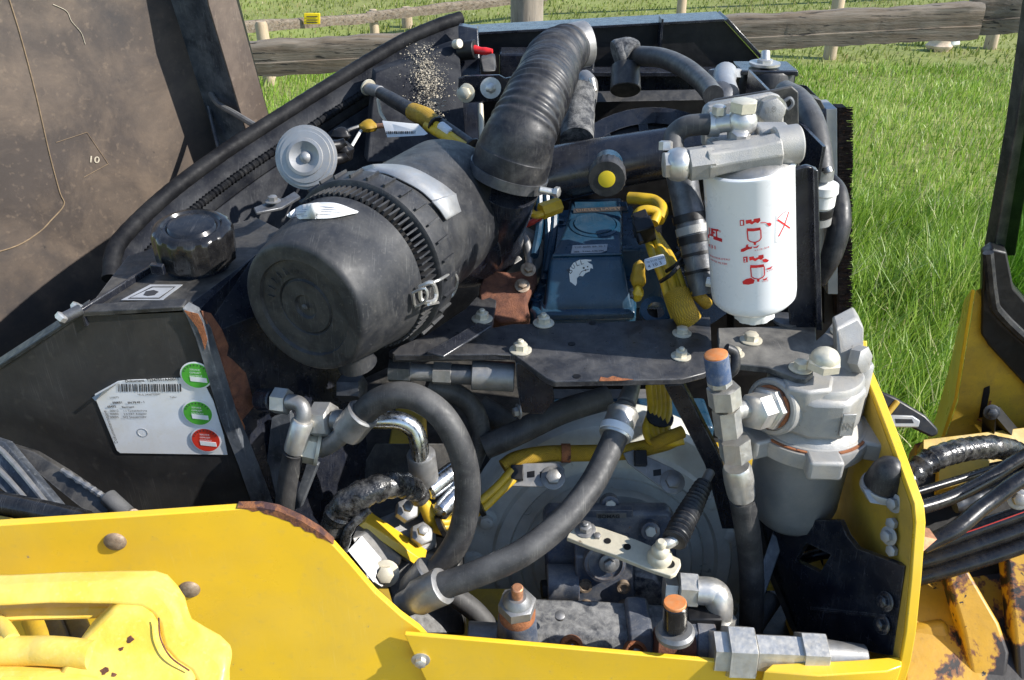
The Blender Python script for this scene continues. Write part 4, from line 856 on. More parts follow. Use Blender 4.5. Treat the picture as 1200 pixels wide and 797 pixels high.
# ================================================================== MAIN BRACKET
ZB = 1.155
br = T('filter_bracket', 'wide dark steel bracket plate running across the bay under the filters', 'bracket', PZ(690, 420, ZB))
bp_ = [(455, 411), (500, 392), (545, 362), (560, 346), (584, 338), (577, 384), (600, 379.5), (700, 378), (832, 371), (836, 428), (826, 437), (800, 444), (650, 447), (640, 443), (603, 416), (590, 415), (462, 416)]
MB().prism([PZ(x, y, ZB) for x, y in bp_], V(0, 0, -.008)).ob('plate', 'bracket_black', br, .0012)
MB().prism([PZ(460, 416, ZB), PZ(566, 415, ZB), PZ(600, 416, ZB), PZ(600, 421, ZB - .008), PZ(566, 422, ZB - .01), PZ(460, 424, ZB - .01)], V(0, .004, -.003)).ob('front_fold', 'black_dirty', br, .001)
MB().prism([P(500, 415, 1.04), P(560, 380, 1.09), P(577, 384, 1.09), P(520, 420, 1.035)], V(0, 0, .003)).ob('gusset', 'black_paint', br, .001)
MB().prism([PZ(742, 445, ZB + .0), PZ(728, 446.4, ZB), PZ(702, 446.8, ZB), PZ(704, 442, ZB), PZ(712, 443.5, ZB), PZ(718, 441, ZB), PZ(728, 443.5, ZB)], V(0, 0, .0006)).ob('worn_edge', 'rust', br)
b2 = [P(604, 424, 1.06), P(630, 432, 1.06), P(648, 452, 1.06), P(650, 470, 1.08), P(637, 486, 1.09), P(612, 484, 1.09), P(606, 455, 1.07)]
MB().prism(b2, V(0, .03, -.004)).ob('hanger', 'black_paint', br, .0015)
bolt(br, P(608, 482, 1.07), V(-1, -.4, 0), .006, 'zinc_dull')
for x, y, t in ((565, 374, True), (637, 379, True), (610, 410.5, True), (799, 391, False), (798, 418, True)): bolt(br, PZ(x, y, ZB + .0005), V(0, 0, 1), .0085 if x < 700 else .0075, 'bolt_zinc', True, t)
for x, y in ((676, 441), (670, 403), (694, 378.5)):
    MB().lathe(PZ(x, y, ZB + .0004), V(0, 0, 1), [(0, .0045), (.0004, .0045)], 16).ob('hole', 'black_plain', br)
# right half carrying filter and separator
b3 = T('separator_bracket', 'dusty steel bracket plate holding the white filter and water separator', 'bracket', PZ(890, 405, ZB + .006))
p3 = [(841, 384), (956, 381), (957, 398), (966, 390), (975, 378), (988, 372), (1000, 377), (1001, 390), (992, 400), (962, 409), (948, 420), (953, 428), (953, 438), (945, 444), (934, 443), (900, 430), (842, 424)]
MB().prism([PZ(x, y, ZB + .006) for x, y in p3], V(0, 0, -.009)).ob('plate', 'bracket_dusty', b3, .0015)
for x, y, r in ((880, 399, .0085), (862, 415, .0065), (986, 389, .0085), (938, 432, .0085)): bolt(b3, PZ(x, y, ZB + .0065), V(0, 0, 1), r, 'bolt_zinc')
MB().lathe(PZ(922, 376, ZB + .0065), V(0, 0, 1), [(0, .018), (.003, .0175), (.004, .015)], 28).ob('plug', 'zinc_dark', b3)
up_ = T('upright_bracket', 'black upright bracket plate behind the white fuel filter', 'bracket', P(940, 380, 1.06))
ypl = .965
MB().prism([PY(x, y, ypl) for x, y in ((922, 200), (945, 194), (956, 198), (958, 330), (959, 388), (926, 386), (920, 330))], V(.002, .008, 0)).ob('upright', 'black_paint', up_, .002)
MB().prism([PY(953, 198, ypl - .012), PY(959, 200, ypl - .012), PY(964, 388, ypl - .012), PY(957, 388, ypl - .012)], V(.001, .012, 0)).ob('edge_fold', 'black_paint', up_, .001)
bkp = [(822, 138), (826, 124), (838, 117), (905, 106), (928, 101), (936, 108), (937, 195), (900, 230), (830, 200)]
YB = 1.02
MB().prism([PY(x, y, YB) for x, y in bkp], V(0, .006, 0)).ob('top_plate', 'black_dirty', up_, .0015)
MB().tube([PY(918, 119, YB - .001), PY(926, 115, YB - .001), PY(929, 122, YB - .001), PY(922, 128, YB - .001), PY(918, 119, YB - .001)], .0022, 6, 4).ob('slot_rim', 'hood_edge', up_)
MB().prism([PY(918, 120, YB - .0008), PY(926, 115, YB - .0008), PY(929, 121, YB - .0008), PY(922, 127, YB - .0008)], V(0, .0005, 0)).ob('slot', 'black_plain', up_)

# ================================================================== FUEL FILTER
F0 = V(.2845, .925, 1.218); F1 = V(.2545, .920, 1.384); fa_ = (F1 - F0).normalized(); FL = (F1 - F0).length
ffl = T('fuel_filter', 'white spin-on fuel filter canister with red printed diagrams', 'fuel filter', F0)
RF = .0482
FCAN = MB().lathe(F0, fa_, [(0, .03), (.001, .036), (.004, .0425), (.010, .0475), (.018, RF), (FL - .002, RF), (FL + .001, RF + .0012), (FL + .004, RF + .0012), (FL + .0055, RF - .001)], 72).ob('canister', 'filter_white', ffl)
MB().lathe(F0 + fa_ * FL, fa_, [(.0045, RF - .002), (.006, RF - .003), (.010, .040), (.013, .034)], 56).ob('metal_rim', 'zinc_dull', ffl)
MB().lathe(F0 - fa_ * .020, fa_, [(0, .019), (.002, .0225), (.016, .0235), (.022, .024)], 60, lambda a, t: 1 + .05 * (math.cos(10 * a) > .3) * (t < .015)).ob('drain_nut', 'plastic_white', ffl)
fcx = (CAM - F0); fcx -= fa_ * fcx.dot(fa_); fcx.normalize(); ftx = fa_.cross(fcx).normalized()     # toward viewer, to the right
if ftx.x < 0: ftx = -ftx
def fp(a, h, r=RF + .0005): an = math.radians(a); return F0 + fa_ * h + (fcx * math.cos(an) + ftx * math.sin(an)) * r
def fpix(x, y):     # sighted point -> (angle, height) on the canister
    o, d = CAM - F0, ray(x, y); o_ = o - fa_ * o.dot(fa_); d_ = d - fa_ * d.dot(fa_); A = d_.dot(d_); B = o_.dot(d_); Cc = o_.dot(o_) - RF * RF
    t = (-B - math.sqrt(max(0, B * B - A * Cc))) / A; q = o + d * t; h = q.dot(fa_); q -= fa_ * h
    return math.degrees(math.atan2(q.dot(ftx), q.dot(fcx))), h
def fpoly(pts, m='print_red', name='print'):
    """flat red print bent round the canister: a strip between an upper and a lower run of points"""
    q = [fp(*fpix(x, y)) for x, y in pts]; MB().add(q, [tuple(range(len(q)))]).ob(name, m, FCAN)
def fline(pts, w=.0006, m='print_red'):
    q = [fpix(x, y) for x, y in pts]; mb = MB()
    for (a, h), (a2, h2) in zip(q, q[1:]):
        da, dh = math.radians(a2 - a) * RF, h2 - h; l = math.hypot(da, dh) or 1; nx, ny = -dh / l * w, da / l * w
        mb.add([fp(a + math.degrees(nx / RF), h + ny), fp(a2 + math.degrees(nx / RF), h2 + ny), fp(a2 - math.degrees(nx / RF), h2 - ny), fp(a - math.degrees(nx / RF), h - ny)], [(0, 1, 2, 3)])
    mb.ob('print', m, FCAN)
def ftext(s, x0, y0, x1, y1, h=None, bold=0., m='print_red'):
    a0, h0 = fpix(x0, y0); a1, h1 = fpix(x1, y1); L = math.radians(a1 - a0) * RF
    text(FCAN, s, V(0, 0, 0), V(math.hypot(L, h1 - h0), 0, 0), V(0, 0, 1), m, h=h, lift=0, bold=bold,
         wrap=lambda q, k=(h1 - h0) / max(L, 1e-6): fp(a0 + math.degrees(q.x / RF), h0 + q.y + q.x * k))
ftext('LIFT', 831.6, 275.3, 842.4, 277.8, h=.0095, bold=.04); ftext('®', 842.8, 272, 845, 272.6)
fpoly([(830, 274.6), (838, 276.9), (846.5, 279.6), (846.5, 283.6), (838, 280.8), (830.3, 278.4)])
ftext('431', 831, 289, 838.5, 292, h=.0045); ftext('SEPARATEUR D’EAU', 832, 299.5, 855, 305, h=.0022); ftext('WATER FILTER', 833, 304, 852.5, 310.5, h=.0022)
def diagram(dx, dy, num):
    fpoly([(867 + dx, 258 + dy), (872 + dx, 257.4 + dy), (872.3 + dx, 264 + dy), (867.4 + dx, 264.6 + dy)])
    ftext(num, 868.4 + dx, 263.4 + dy, 870.6 + dx, 263.1 + dy, m='filter_white', h=.0045, bold=.03)
    ft = [(874 + dx, 258 + dy), (890.5 + dx, 255.2 + dy), (891 + dx, 258.6 + dy), (888 + dx, 261.5 + dy), (885 + dx, 260.3 + dy), (881 + dx, 263 + dy), (878 + dx, 261.4 + dy), (874.4 + dx, 262.4 + dy)]; fpoly(ft)
    fpoly([(875.2 + dx, 267.5 + dy), (883 + dx, 267.6 + dy), (891 + dx, 266.4 + dy), (891.6 + dx, 269.6 + dy), (883 + dx, 270.9 + dy), (875.4 + dx, 270.8 + dy)])
    fline([(875.6 + dx, 270 + dy), (876.6 + dx, 281 + dy), (880 + dx, 283.2 + dy), (885 + dx, 284 + dy), (889.6 + dx, 282 + dy), (891.8 + dx, 279 + dy), (891.4 + dx, 269 + dy)])
    fpoly([(883 + dx, 284 + dy), (886 + dx, 284 + dy), (885.8 + dx, 287 + dy), (883.4 + dx, 287 + dy)])
diagram(0, 0, '1'); diagram(4, 43, '2')
fline([(891, 261), (896, 260.4), (900, 262)], .0004); fpoly([(898, 261.5), (902, 260.8), (904, 262), (902.5, 265), (900, 264.5)])
fpoly([(868, 295), (868.5, 292), (874, 289.5), (874.5, 287), (877, 286), (876.5, 288.5), (879, 289.6), (881.5, 288.4), (881, 291.2), (876, 292.4), (871, 295)])
fpoly([(882, 289), (886, 289.2), (890, 286.4), (887.5, 290.2), (884, 290.6)]); ftext('+1/2-3/4', 884, 294.5, 901, 290, h=.0018)
fpoly([(870, 330), (874, 327), (880, 325.5), (884.5, 328), (883, 332), (877, 333.5), (871, 333)]); fpoly([(893, 304), (897, 303), (901, 304.6), (899, 307.2), (894.5, 307)])
fpoly([(898, 314.4), (902, 313.4), (905.4, 311.2), (903, 315), (899.5, 315.8)]); ftext('+1/2', 898, 319, 905.5, 316, h=.0018); fpoly([(893, 326.6), (896, 326.8), (899.5, 324.4), (898, 327.8), (895, 328.4)]); ftext('+1/2', 893, 331, 900, 329, h=.0018)
fline([(911, 257.4), (917.8, 262), (925.4, 267.4)], .0009); fline([(924.2, 248), (919, 264), (912.4, 277)], .0007)
fline([(909.5, 252), (908.5, 284), (918, 282)], .00025, 'silver_foil'); fline([(911, 256), (917, 250), (923, 246)], .0003)
# head casting
fh = T('fuel_filter_mount', 'cast aluminium fuel filter mount with hose fittings above the canister', 'filter mount', P(870, 180, .95))
MB().tube([P(826, 190, .925), P(850, 186, .925), P(880, 181, .925), P(912, 175, .925)], [.0185, .0165, .0165, .0185], 8, 4).ob('barrel', 'cast_alu', fh, .0015)
MB().prism([P(838, 171, .915), P(905, 160, .92), P(906, 165, .915), P(838, 177, .91)], V(0, .02, -.002)).ob('casting_rib', 'cast_alu', fh, .001)
MB().cyl(P(866, 172, .925), P(866, 196, .93), .011, .013).ob('drain_boss', 'cast_alu', fh)
MB().prism([P(834, 172, .93), P(845, 165, .94), P(866, 160, .95), P(885, 152, .955), P(908, 150, .955), P(914, 168, .93), P(880, 174, .925), P(836, 184, .92)], V(0, .035, -.004)).ob('web', 'cast_alu', fh, .003)
MB().cyl(P(906, 172, .93), P(937, 168, .93), .0205, .0205, 32, .002).ob('end_boss', 'cast_alu', fh)
MB().box(P(904, 160, .95), V(.018, 0, 0), V(0, .016, 0), V(0, 0, .012)).ob('end_block', 'cast_alu', fh, .003)
MB().lathe(F0 + fa_ * (FL + .008), fa_, [(0, .040), (.003, .036), (.006, .022), (.012, .016)], 32).ob('seat', 'cast_alu', fh)
mp_ = [(823, 140), (825, 128), (832, 122), (905, 110), (914, 113), (919, 121), (919, 168), (823, 172)]
MB().prism([PY(x, y, 1.0) for x, y in mp_], V(0, .012, 0)).ob('mount_plate', 'cast_alu', fh, .003)
MB().lathe(PY(903, 129, 1.0), V(0, -1, 0), [(0, .017), (.002, .017)], 24).ob('washer', 'zinc', fh); MB().hexa(PY(903, 129, .998), V(0, -1, .06), .0155, .011, .3).ob('hex_bolt', 'cast_alu', fh)
MB().hexa(PY(836, 134, 1.0), V(0, -1, .06), .012, .010, .1).ob('hex_bolt', 'cast_alu', fh)
text(fh, '8.8', PY(897, 133, .986), PY(909, 131, .986), V(0, -1, 0), 'zinc_dull', lift=.0008)
bj = P(869, 143, .94)
MB().lathe(bj, V(0, 0, 1), [(-.012, .008), (-.011, .012), (-.006, .0155), (0, .0165), (.006, .0155), (.011, .012), (.0115, .008)], 28).ob('banjo', 'zinc', fh)
MB().hexa(bj + V(0, 0, .0115), V(0, 0, 1), .0148, .012, .2).ob('banjo_bolt', 'bolt_zinc', fh)
MB().cyl(P(866, 150, .945), P(866, 168, .945), .0125).ob('stem', 'cast_alu', fh)
MB().hexa(P(866, 163, .935), V(0, -.3, 1), .0095, .010).ob('stem_nut', 'zinc', fh)
MB().cyl(P(857, 144, .94), P(836, 146, .945), .0095).ob('spigot', 'zinc', fh)
MB().hexa(P(834, 189, .925), P(805, 193, .925) - P(834, 189, .925), .0185, .026, .2).ob('inlet_hex', 'cast_alu', fh)
MB().lathe(P(806, 192, .925), V(-1, 0, -.06), [(0, .014), (.003, .017), (.010, .018), (.018, .016), (.022, .012)], 28).ob('inlet_banjo', 'zinc', fh)
MB().hexa(P(786, 193, .925), V(-1, 0, -.06), .0145, .008, .3).ob('inlet_bolt', 'zinc', fh)
MB().hexa(P(780, 176, .945), V(0, .3, 1), .0075, .010).ob('clamp_screw', 'zinc', fh)
fhh = T('filter_inlet_hose', 'short dusty rubber hose curving between the filter head fittings', 'hose', P(805, 150, .95))
MB().tube([P(836, 146, .947), P(820, 146, .95), P(802, 149, .955), P(790, 160, .96), P(789, 180, .955)], .0115, 16, 7).ob('hose', 'rubber', fhh)
MB().lathe(P(830, 146, .948), V(1, 0, 0), [(0, .0128), (.011, .0128)], 28, lambda a, t: 1 + .02 * math.cos(24 * a)).ob('hose_clamp', 'zinc', fhh)
MB().hexa(P(842, 134, .94), V(0, 0, 1), .0075, .010).ob('clamp_screw', 'zinc', fhh); MB().cyl(P(838, 140, .94), P(850, 136, .945), .005).ob('screw_housing', 'zinc', fhh)

# ================================================================== RADIATOR SIDE, MOUNT, TOP HOSE
rd = T('radiator', 'aluminium radiator side frame with dark brown brush strip', 'radiator', P(985, 330, 1.4))
YRD = 1.30
MB().prism([PY(952, 137, YRD), PY(968, 130, YRD), PY(970, 300, YRD), PY(952, 300, YRD)], V(0, .05, 0)).ob('inner_channel', 'alu_frame', rd, .001)
MB().prism([PY(968, 128, YRD - .012), PY(981, 127, YRD - .012), PY(982, 345, YRD - .012), PY(970, 345, YRD - .012)], V(0, .05, 0)).ob('outer_channel', 'alu_frame', rd, .001)
MB().prism([PY(966, 250, YRD + .02), PY(996, 250, YRD + .02), PY(990, 380, YRD + .02), PY(966, 380, YRD + .02)], V(0, .05, 0)).ob('lower_seal', 'black_plain', rd)
MB().prism([PY(981, 126, YRD), PY(992, 126, YRD), PY(992, 372, YRD), PY(981, 372, YRD)], V(0, .02, 0)).ob('strip_back', 'brush', rd)
MB().prism([PY(860, 240, 1.36), PY(985, 240, 1.36), PY(988, 440, 1.36), PY(860, 440, 1.36)], V(0, .06, 0)).ob('core', 'black_plain', rd)
MB().prism([V(.372, 1.035, 1.09), V(.372, 1.42, 1.09), V(.372, 1.42, 1.37), V(.372, 1.035, 1.37)], V(.004, 0, 0)).ob('added_shade_panel', 'black_paint', rd)  # added panel behind the filter, keeps sun off the valve cover
MB().box(V(.30, 1.49, .90), V(.23, 0, 0), V(0, .02, 0), V(0, 0, .31)).ob('lower_core', 'black_plain', rd)
mb = MB()
for i in range(900):
    y = 126 + random.random() * 246; a = PY(983, y, YRD + random.uniform(-.006, .012)); b_ = PY(998.5 + random.uniform(-2.5, 1.5) - (y > 200) * random.random() * 2, y + random.uniform(-1.5, 1.5), YRD + random.uniform(-.008, .014)); mb.tube([a, b_], .0008, 3, 1)
mb.ob('bristles', 'brush', rd, kind='stuff')
MB().cyl(PY(962, 140, YRD - .002), PY(962, 140, YRD - .008), .006).ob('screw', 'copper', rd)
MB().prism([PY(945, 100, YRD), PY(962, 117, YRD), PY(962, 122, YRD), PY(945, 112, YRD)], V(0, .05, -.01)).ob('top_corner', 'black_paint', rd, .001)
MB().prism([PY(936, 108, 1.24), PY(962, 117, 1.24), PY(967, 127, 1.24), PY(936, 135, 1.24)], V(0, .02, 0)).ob('corner_plate', 'black_dirty', rd, .001)
rv = T('coolant_hose', 'black rubber coolant hose curving down beside the radiator frame', 'hose', P(960, 170, 1.2))
MB().tube([P(920, 108, 1.28), P(936, 118, 1.22), P(950, 140, 1.16), P(958, 168, 1.14), P(962, 203, 1.13)], .0165, 18, 7).ob('hose', 'rubber', rv)
MB().lathe(P(961, 198, 1.13), V(.02, -.1, -1), [(0, .0178), (.013, .0178)], 26).ob('hose_clamp', 'zinc_dull', rv)
MB().cyl(P(969, 196, 1.11), P(972, 203, 1.11), .005).ob('clamp_screw', 'zinc', rv)
wv = T('white_valve', 'small pale plastic check valve below the coolant hose', 'valve', P(966, 235, 1.14))
w0 = P(965, 214, 1.135); 
MB().lathe(w0, V(.03, .05, -1), [(0, .012), (.002, .0195), (.012, .0205), (.014, .0185), (.030, .0185), (.034, .015), (.05, .013)], 32).ob('body', 'plastic_white', wv)
MB().lathe(w0, V(.03, .05, -1), [(.034, .0185), (.044, .0185)], 28).ob('dark_ring', 'black_plain', wv); MB().lathe(w0, V(.03, .05, -1), [(.046, .018), (.056, .018)], 28).ob('grey_ring', 'cast_alu', wv)
bb = T('black_bellows', 'black rubber bellows bulging beside the radiator strip', 'bellows', P(980, 265, 1.16))
MB().tube([P(972, 205, 1.2), P(983, 225, 1.18), P(984, 262, 1.17), P(974, 300, 1.18), P(960, 330, 1.2)], [.006, .011, .015, .014, .010], 18, 7).ob('bellows', 'rubber_clean', bb)
rm = T('rubber_mount', 'black rubber engine mount with a stud on top at the rear', 'mount', P(896, 95, 1.48))
mc = P(897, 104, 1.48)
MB().lathe(mc, V(0, 0, 1), [(-.01, .044), (.0, .044), (.03, .043), (.034, .040)], 32).ob('rubber', 'rubber_clean', rm)
MB().box(P(896, 80, 1.46), V(.046, 0, 0), V(0, .034, 0), V(0, 0, .004)).ob('top_plate', 'black_paint', rm, .002)
MB().lathe(P(896, 76, 1.45), V(0, 0, 1), [(0, .025), (.004, .025)], 24).ob('washer', 'zinc', rm); MB().cyl(P(897, 77, 1.45), P(897, 60, 1.45), .0075).ob('stud', 'zinc', rm); MB().hexa(P(896, 75, 1.45), V(0, 0, 1), .013, .008).ob('nut', 'zinc', rm)
th = T('radiator_top_hose', 'dusty rubber hose arching right from a foam wrapped elbow', 'hose', P(740, 80, 1.55))
MB().tube([P(742, 65, 1.56), P(775, 68, 1.50), P(803, 80, 1.42), P(825, 98, 1.34), P(836, 112, 1.28)], [.0165, .0165, .0155, .015], 18, 7).ob('hose', 'rubber', th)
MB().tube([P(722, 66, 1.56), P(733, 62, 1.56), P(742, 66, 1.555)], [.026, .028, .024], 18, 6, wav=lambda L, t: .05 * math.sin(L * 300)).ob('foam_sleeve', 'foam', th)
MB().cyl(P(733, 78, 1.56), P(733, 106, 1.55), .025, .027).ob('elbow', 'black_dirty', th)
el = T('rear_elbow', 'grey painted pipe elbow with flange near the rubber mount', 'pipe', P(850, 95, 1.4))
MB().tube([P(850, 86, 1.44), P(848, 98, 1.40), P(852, 112, 1.36)], .019, 18, 6).ob('elbow', 'alu_frame', el); MB().lathe(P(850, 84, 1.45), V(0, .3, 1), [(-.01, .028), (.002, .028), (.004, .024)], 26).ob('flange', 'alu_frame', el)
MB().lathe(P(842, 112, 1.3), V(-.3, -.6, .7), [(-.01, .02), (.006, .021), (.012, .012)], 22).ob('plug', 'zinc_dark', el)

# ================================================================== WATER SEPARATOR
S0 = V(.360, .885, 1.06); Z = V(0, 0, 1)
ws = T('water_separator', 'cast aluminium water separator with grey bowl below the white filter', 'separator', V(.36, .885, .94))
MB().lathe(S0, Z, [(-.138, .001), (-.138, .026), (-.134, .040), (-.122, .0505), (-.104, .0550), (-.005, .0575), (0, .0575)], 64).ob('bowl', 'bowl_grey', ws)
MB().lathe(S0, Z, [(-.006, .062), (-.004, .073), (.010, .0745), (.016, .0735), (.0165, .068), (.0195, .067), (.022, .062)], 64).ob('flange', 'cast_alu', ws)
MB().lathe(S0, Z, [(.0165, .0705), (.0185, .0705), (.0185, .066)], 64).ob('gasket', 'rust', ws)
MB().lathe(S0, Z, [(.018, .066), (.022, .064), (.030, .055), (.085, .053), (.090, .050), (.0915, .04)], 48).ob('head', 'cast_alu', ws)
MB().prism([S0 + V(x, y, .03) for x, y in ((-.062, -.030), (-.02, -.060), (.018, -.062), (.05, -.03), (.05, .02), (-.05, .03))], V(0, 0, .052)).ob('head_block', 'cast_alu', ws, .006)
MB().prism([S0 + V(x, y, .0940) for x, y in ((-.050, -.046), (-.028, -.056), (.0, -.05), (.012, -.02), (-.03, -.004), (-.05, -.02))], V(0, 0, -.03)).ob('ear', 'cast_alu', ws, .004)
for a, w in ((200, .022), (-18, .030), (268, .020), (80, .03)):      # clamp lugs on the flange
    an = math.radians(a); d = V(math.cos(an), math.sin(an), 0); t = Z.cross(d)
    MB().box(S0 + d * .074 + Z * .006, d * .014, t * w, Z * .013).ob('lug', 'cast_alu', ws, .004, seg=3)
for a in (10, 40):
    an = math.radians(a); d = V(math.cos(an), math.sin(an), 0); c = S0 + d * .055
    MB().lathe(c, Z, [(.02, .014), (.09, .014), (.094, .011)], 18).ob('column', 'cast_alu', ws)
c = P(990, 405, 1.02)
MB().prism([P(980, 385, 1.03), P(1005, 372, 1.05), P(1013, 385, 1.05), P(1012, 402, 1.04), P(1014, 425, 1.04), P(1000, 430, 1.03), P(996, 480, 1.05), P(984, 470, 1.05)], V(.004, .03, 0)).ob('rear_lug', 'cast_alu', ws, .003)
MB().hexa(P(1002, 420, 1.03), V(.5, -.6, .2), .016, .014).ob('side_nut', 'cast_alu', ws)
vb = P(966, 425, 1.0)
MB().hexa(vb + V(0, 0, -.006), Z, .0195, .010, .2).ob('vent_hex', 'bolt_zinc', ws); MB().lathe(vb, Z, [(.003, .016), (.009, .0158), (.014, .0125), (.018, .006), (.019, .001)], 28).ob('vent_dome', 'bolt_zinc', ws)
for i in range(3):
    pz = S0 + V(.010 + .009 * i, -.066 + .001 * i, .045); 
MB().prism([S0 + V(.012, -.0635, .040), S0 + V(.028, -.0625, .040), S0 + V(.028, -.0625, .070), S0 + V(.012, -.0635, .070)], V(0, -.0022, 0)).ob('raised_plate', 'cast_alu', ws, .001)
text(ws, 'IN', S0 + V(.014, -.0655, .05), S0 + V(.026, -.065, .05), V(.05, -1, 0), 'zinc_dull', lift=.001)
# inlet boss on the left with hex adapters
bo = P(912, 474, 1.035); ba = (P(860, 490, .985) - bo).normalized()
MB().lathe(bo, ba, [(0, .034), (.014, .034), (.016, .032), (.016, .028), (.014, .0275)], 40).ob('inlet_boss', 'cast_alu', ws)
MB().lathe(bo + ba * .0145, ba, [(0, .026), (.003, .026)], 32).ob('seal_washer', 'rust', ws)
MB().hexa(bo + ba * .016, ba, .0255, .012, .25).ob('adapter_hex', 'zinc', ws)
MB().hexa(bo + ba * .027, ba, .0215, .024, .3).ob('adapter_nut', 'zinc', ws)
# tee, blue cap, hose down
te = T('tee_fitting', 'zinc tee fitting with blue capped top beside the water separator', 'fitting', P(852, 470, .985))
tv = [P(839, 416, .955), P(843, 446, .97), P(848, 458, .975), P(851, 482, .985), P(857, 512, 1.0), P(860, 545, 1.02)]
MB().cyl(tv[0], tv[1], .0135, .0135).ob('blue_cap', 'cap_blue', te)
d_ = (tv[0] - tv[1]).normalized(); MB().lathe(tv[0] - d_ * .0005, d_, [(0, .0128), (.0015, .0128), (.0025, .011)], 28).ob('orange_plug', 'cap_orange', te)
MB().tube([P(851, 408, .965), P(861, 414, .968), P(861, 432, .97), P(852, 440, .975)], .0055, 10, 5).ob('cap_strap', 'rubber_clean', te)
dt = (tv[3] - tv[2]).normalized()
MB().hexa(tv[1] - dt * .002, dt, .0135, .009, .2).ob('small_hex', 'zinc', te); MB().hexa(tv[2] - dt * .004, dt, .0185, .024, .3).ob('upper_nut', 'zinc', te)
MB().hexa(tv[3] - dt * .003, dt, .0155, .034, .1).ob('body', 'zinc', te); MB().hexa(P(860, 514, 1.005), dt, .0185, .027, .4).ob('lower_nut', 'zinc', te)
MB().cyl(P(851, 484, .99), P(880, 478, 1.02), .011).ob('branch', 'zinc', te)
hc_ = T('separator_drop_hose', 'straight black hose dropping from the tee past the separator bowl', 'hose', P(875, 660, 1.1))
MB().lathe(P(863, 546, 1.03), P(871, 590, 1.06) - P(863, 546, 1.03), [(0, .0145), (.004, .0165), (.020, .0172), (.040, .0165), (.048, .0155)], 28, lambda a, t: 1 + .02 * math.cos(8 * a)).ob('ferrule', 'zinc', hc_)
MB().tube([P(870, 585, 1.055), P(877, 630, 1.08), P(881, 680, 1.11), P(880, 735, 1.14), P(876, 770, 1.17)], .0155, 18, 7).ob('hose', 'rubber', hc_)

# black bracket below the separator
sb = T('black_floor_bracket', 'black bent steel bracket with a square hole below the separator bowl', 'bracket', P(980, 700, 1.05))
ko = P(1060, 664, .965); kn_ = (P(1046, 768, 1.0) - ko).cross(P(900, 605, 1.17) - ko).normalized(); kn_ = kn_ if kn_.y < 0 else -kn_
def kp(x, y, o=0.): return PL(x, y, ko + kn_ * o, kn_)
outer_ = [(886, 585), (905, 610), (984, 610), (992, 628), (1004, 643), (1060, 664), (1046, 768), (1030, 766), (936, 744), (905, 670)]
hole_ = [(945, 636), (932, 657), (961, 671), (974, 650)]                     # square window punched through the plate
MB().prism([kp(x, y) for x, y in outer_[:2] + hole_ + [hole_[0]] + outer_[1:]], -kn_ * .007).ob('plate', 'black_paint', sb)
MB().prism([kp(886, 585), kp(890, 596), kp(938, 745), kp(934, 748), kp(925, 735), kp(886, 640)], -kn_ * .03).ob('side_fold', 'black_dirty', sb, .001)
MB().prism([P(915, 615, 1.26), P(1000, 630, 1.2), P(1000, 700, 1.2), P(915, 700, 1.26)], V(0, .01, 0)).ob('rear_web', 'black_plain', sb)
MB().tube([P(920, 665, 1.2), P(950, 652, 1.18), P(985, 645, 1.17)], .008, 10, 4).ob('grommet_hose', 'hose_black', sb)
MB().tube([kp(952, 713, -.001), kp(1040, 722, -.001)], .0035, 8, 2).ob('crease', 'black_paint', sb)
for x, y in ((1038, 705), (1034, 732)): bolt(sb, kp(x, y, .004), V(-.9, -.3, .3), .007, 'black_paint')

# rubber bump stop and hinge hardware on the frame corner
bs = T('rubber_bump_stop', 'black rubber bump stop on a steel bracket inside the yellow frame', 'bump stop', P(1035, 570, 1.02))
bc_ = P(1036, 568, 1.01); bax = V(.02, -.1, 1)
MB().lathe(bc_, bax, [(0, .021), (.002, .023), (.010, .0215), (.022, .019), (.032, .014), (.038, .007), (.0395, .001)], 32).ob('rubber', 'rubber_clean', bs)
MB().lathe(bc_, bax, [(-.010, .022), (-.006, .0255), (-.002, .0255), (.001, .024)], 32).ob('collar', 'alu_frame', bs)
MB().prism([P(1012, 574, 1.0), P(1060, 574, 1.0), P(1072, 590, .985), P(1068, 612, .985), P(1062, 655, .99), P(1052, 660, .99), P(1056, 615, .99), P(1050, 595, .995), P(1020, 590, .995)], V(.0, .012, -.003)).ob('plate', 'alu_frame', bs, .0015)
for i, (x, y) in enumerate(((1049, 590), (1047, 613), (1042, 628), (1047, 645))): bolt(bs, P(x, y, .99), V(-.9, -.4, .2), .0068, 'alu_frame', i % 2 == 0)

# ================================================================== FLYWHEEL HOUSING
W0 = P(716, 652, 1.28); wa = V(0, -.97, .22).normalized()
fw = T('flywheel_housing', 'round grey cast flywheel housing behind the hydraulic pump', 'housing', W0)
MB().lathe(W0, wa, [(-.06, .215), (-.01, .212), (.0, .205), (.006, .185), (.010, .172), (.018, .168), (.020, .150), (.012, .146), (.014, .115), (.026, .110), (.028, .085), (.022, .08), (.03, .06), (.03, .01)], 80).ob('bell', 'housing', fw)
wx, wy, _ = frame(wa)
for a, r in ((200, .19), (150, .198), (115, .196), (62, .196), (25, .19), (345, .17), (325, .165), (178, .196)):
    an = math.radians(a); c = W0 + (V(1, 0, 0) * math.cos(an) + wa.cross(V(1, 0, 0)) * -math.sin(an)) * r
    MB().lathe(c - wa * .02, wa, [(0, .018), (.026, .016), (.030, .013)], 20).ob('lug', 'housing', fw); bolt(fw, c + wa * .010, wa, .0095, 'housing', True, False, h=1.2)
wu = wa.cross(V(1, 0, 0)); wu = wu if wu.z > 0 else -wu
def wp(x, y): return PL(x, y, W0 + wa * .013, wa)
MB().lathe(wp(617, 598), wa, [(0, .0085), (.0015, .0085), (.0015, .0070), (0, .0070)], 24, cap=False).ob('cast_ring', 'housing', fw)
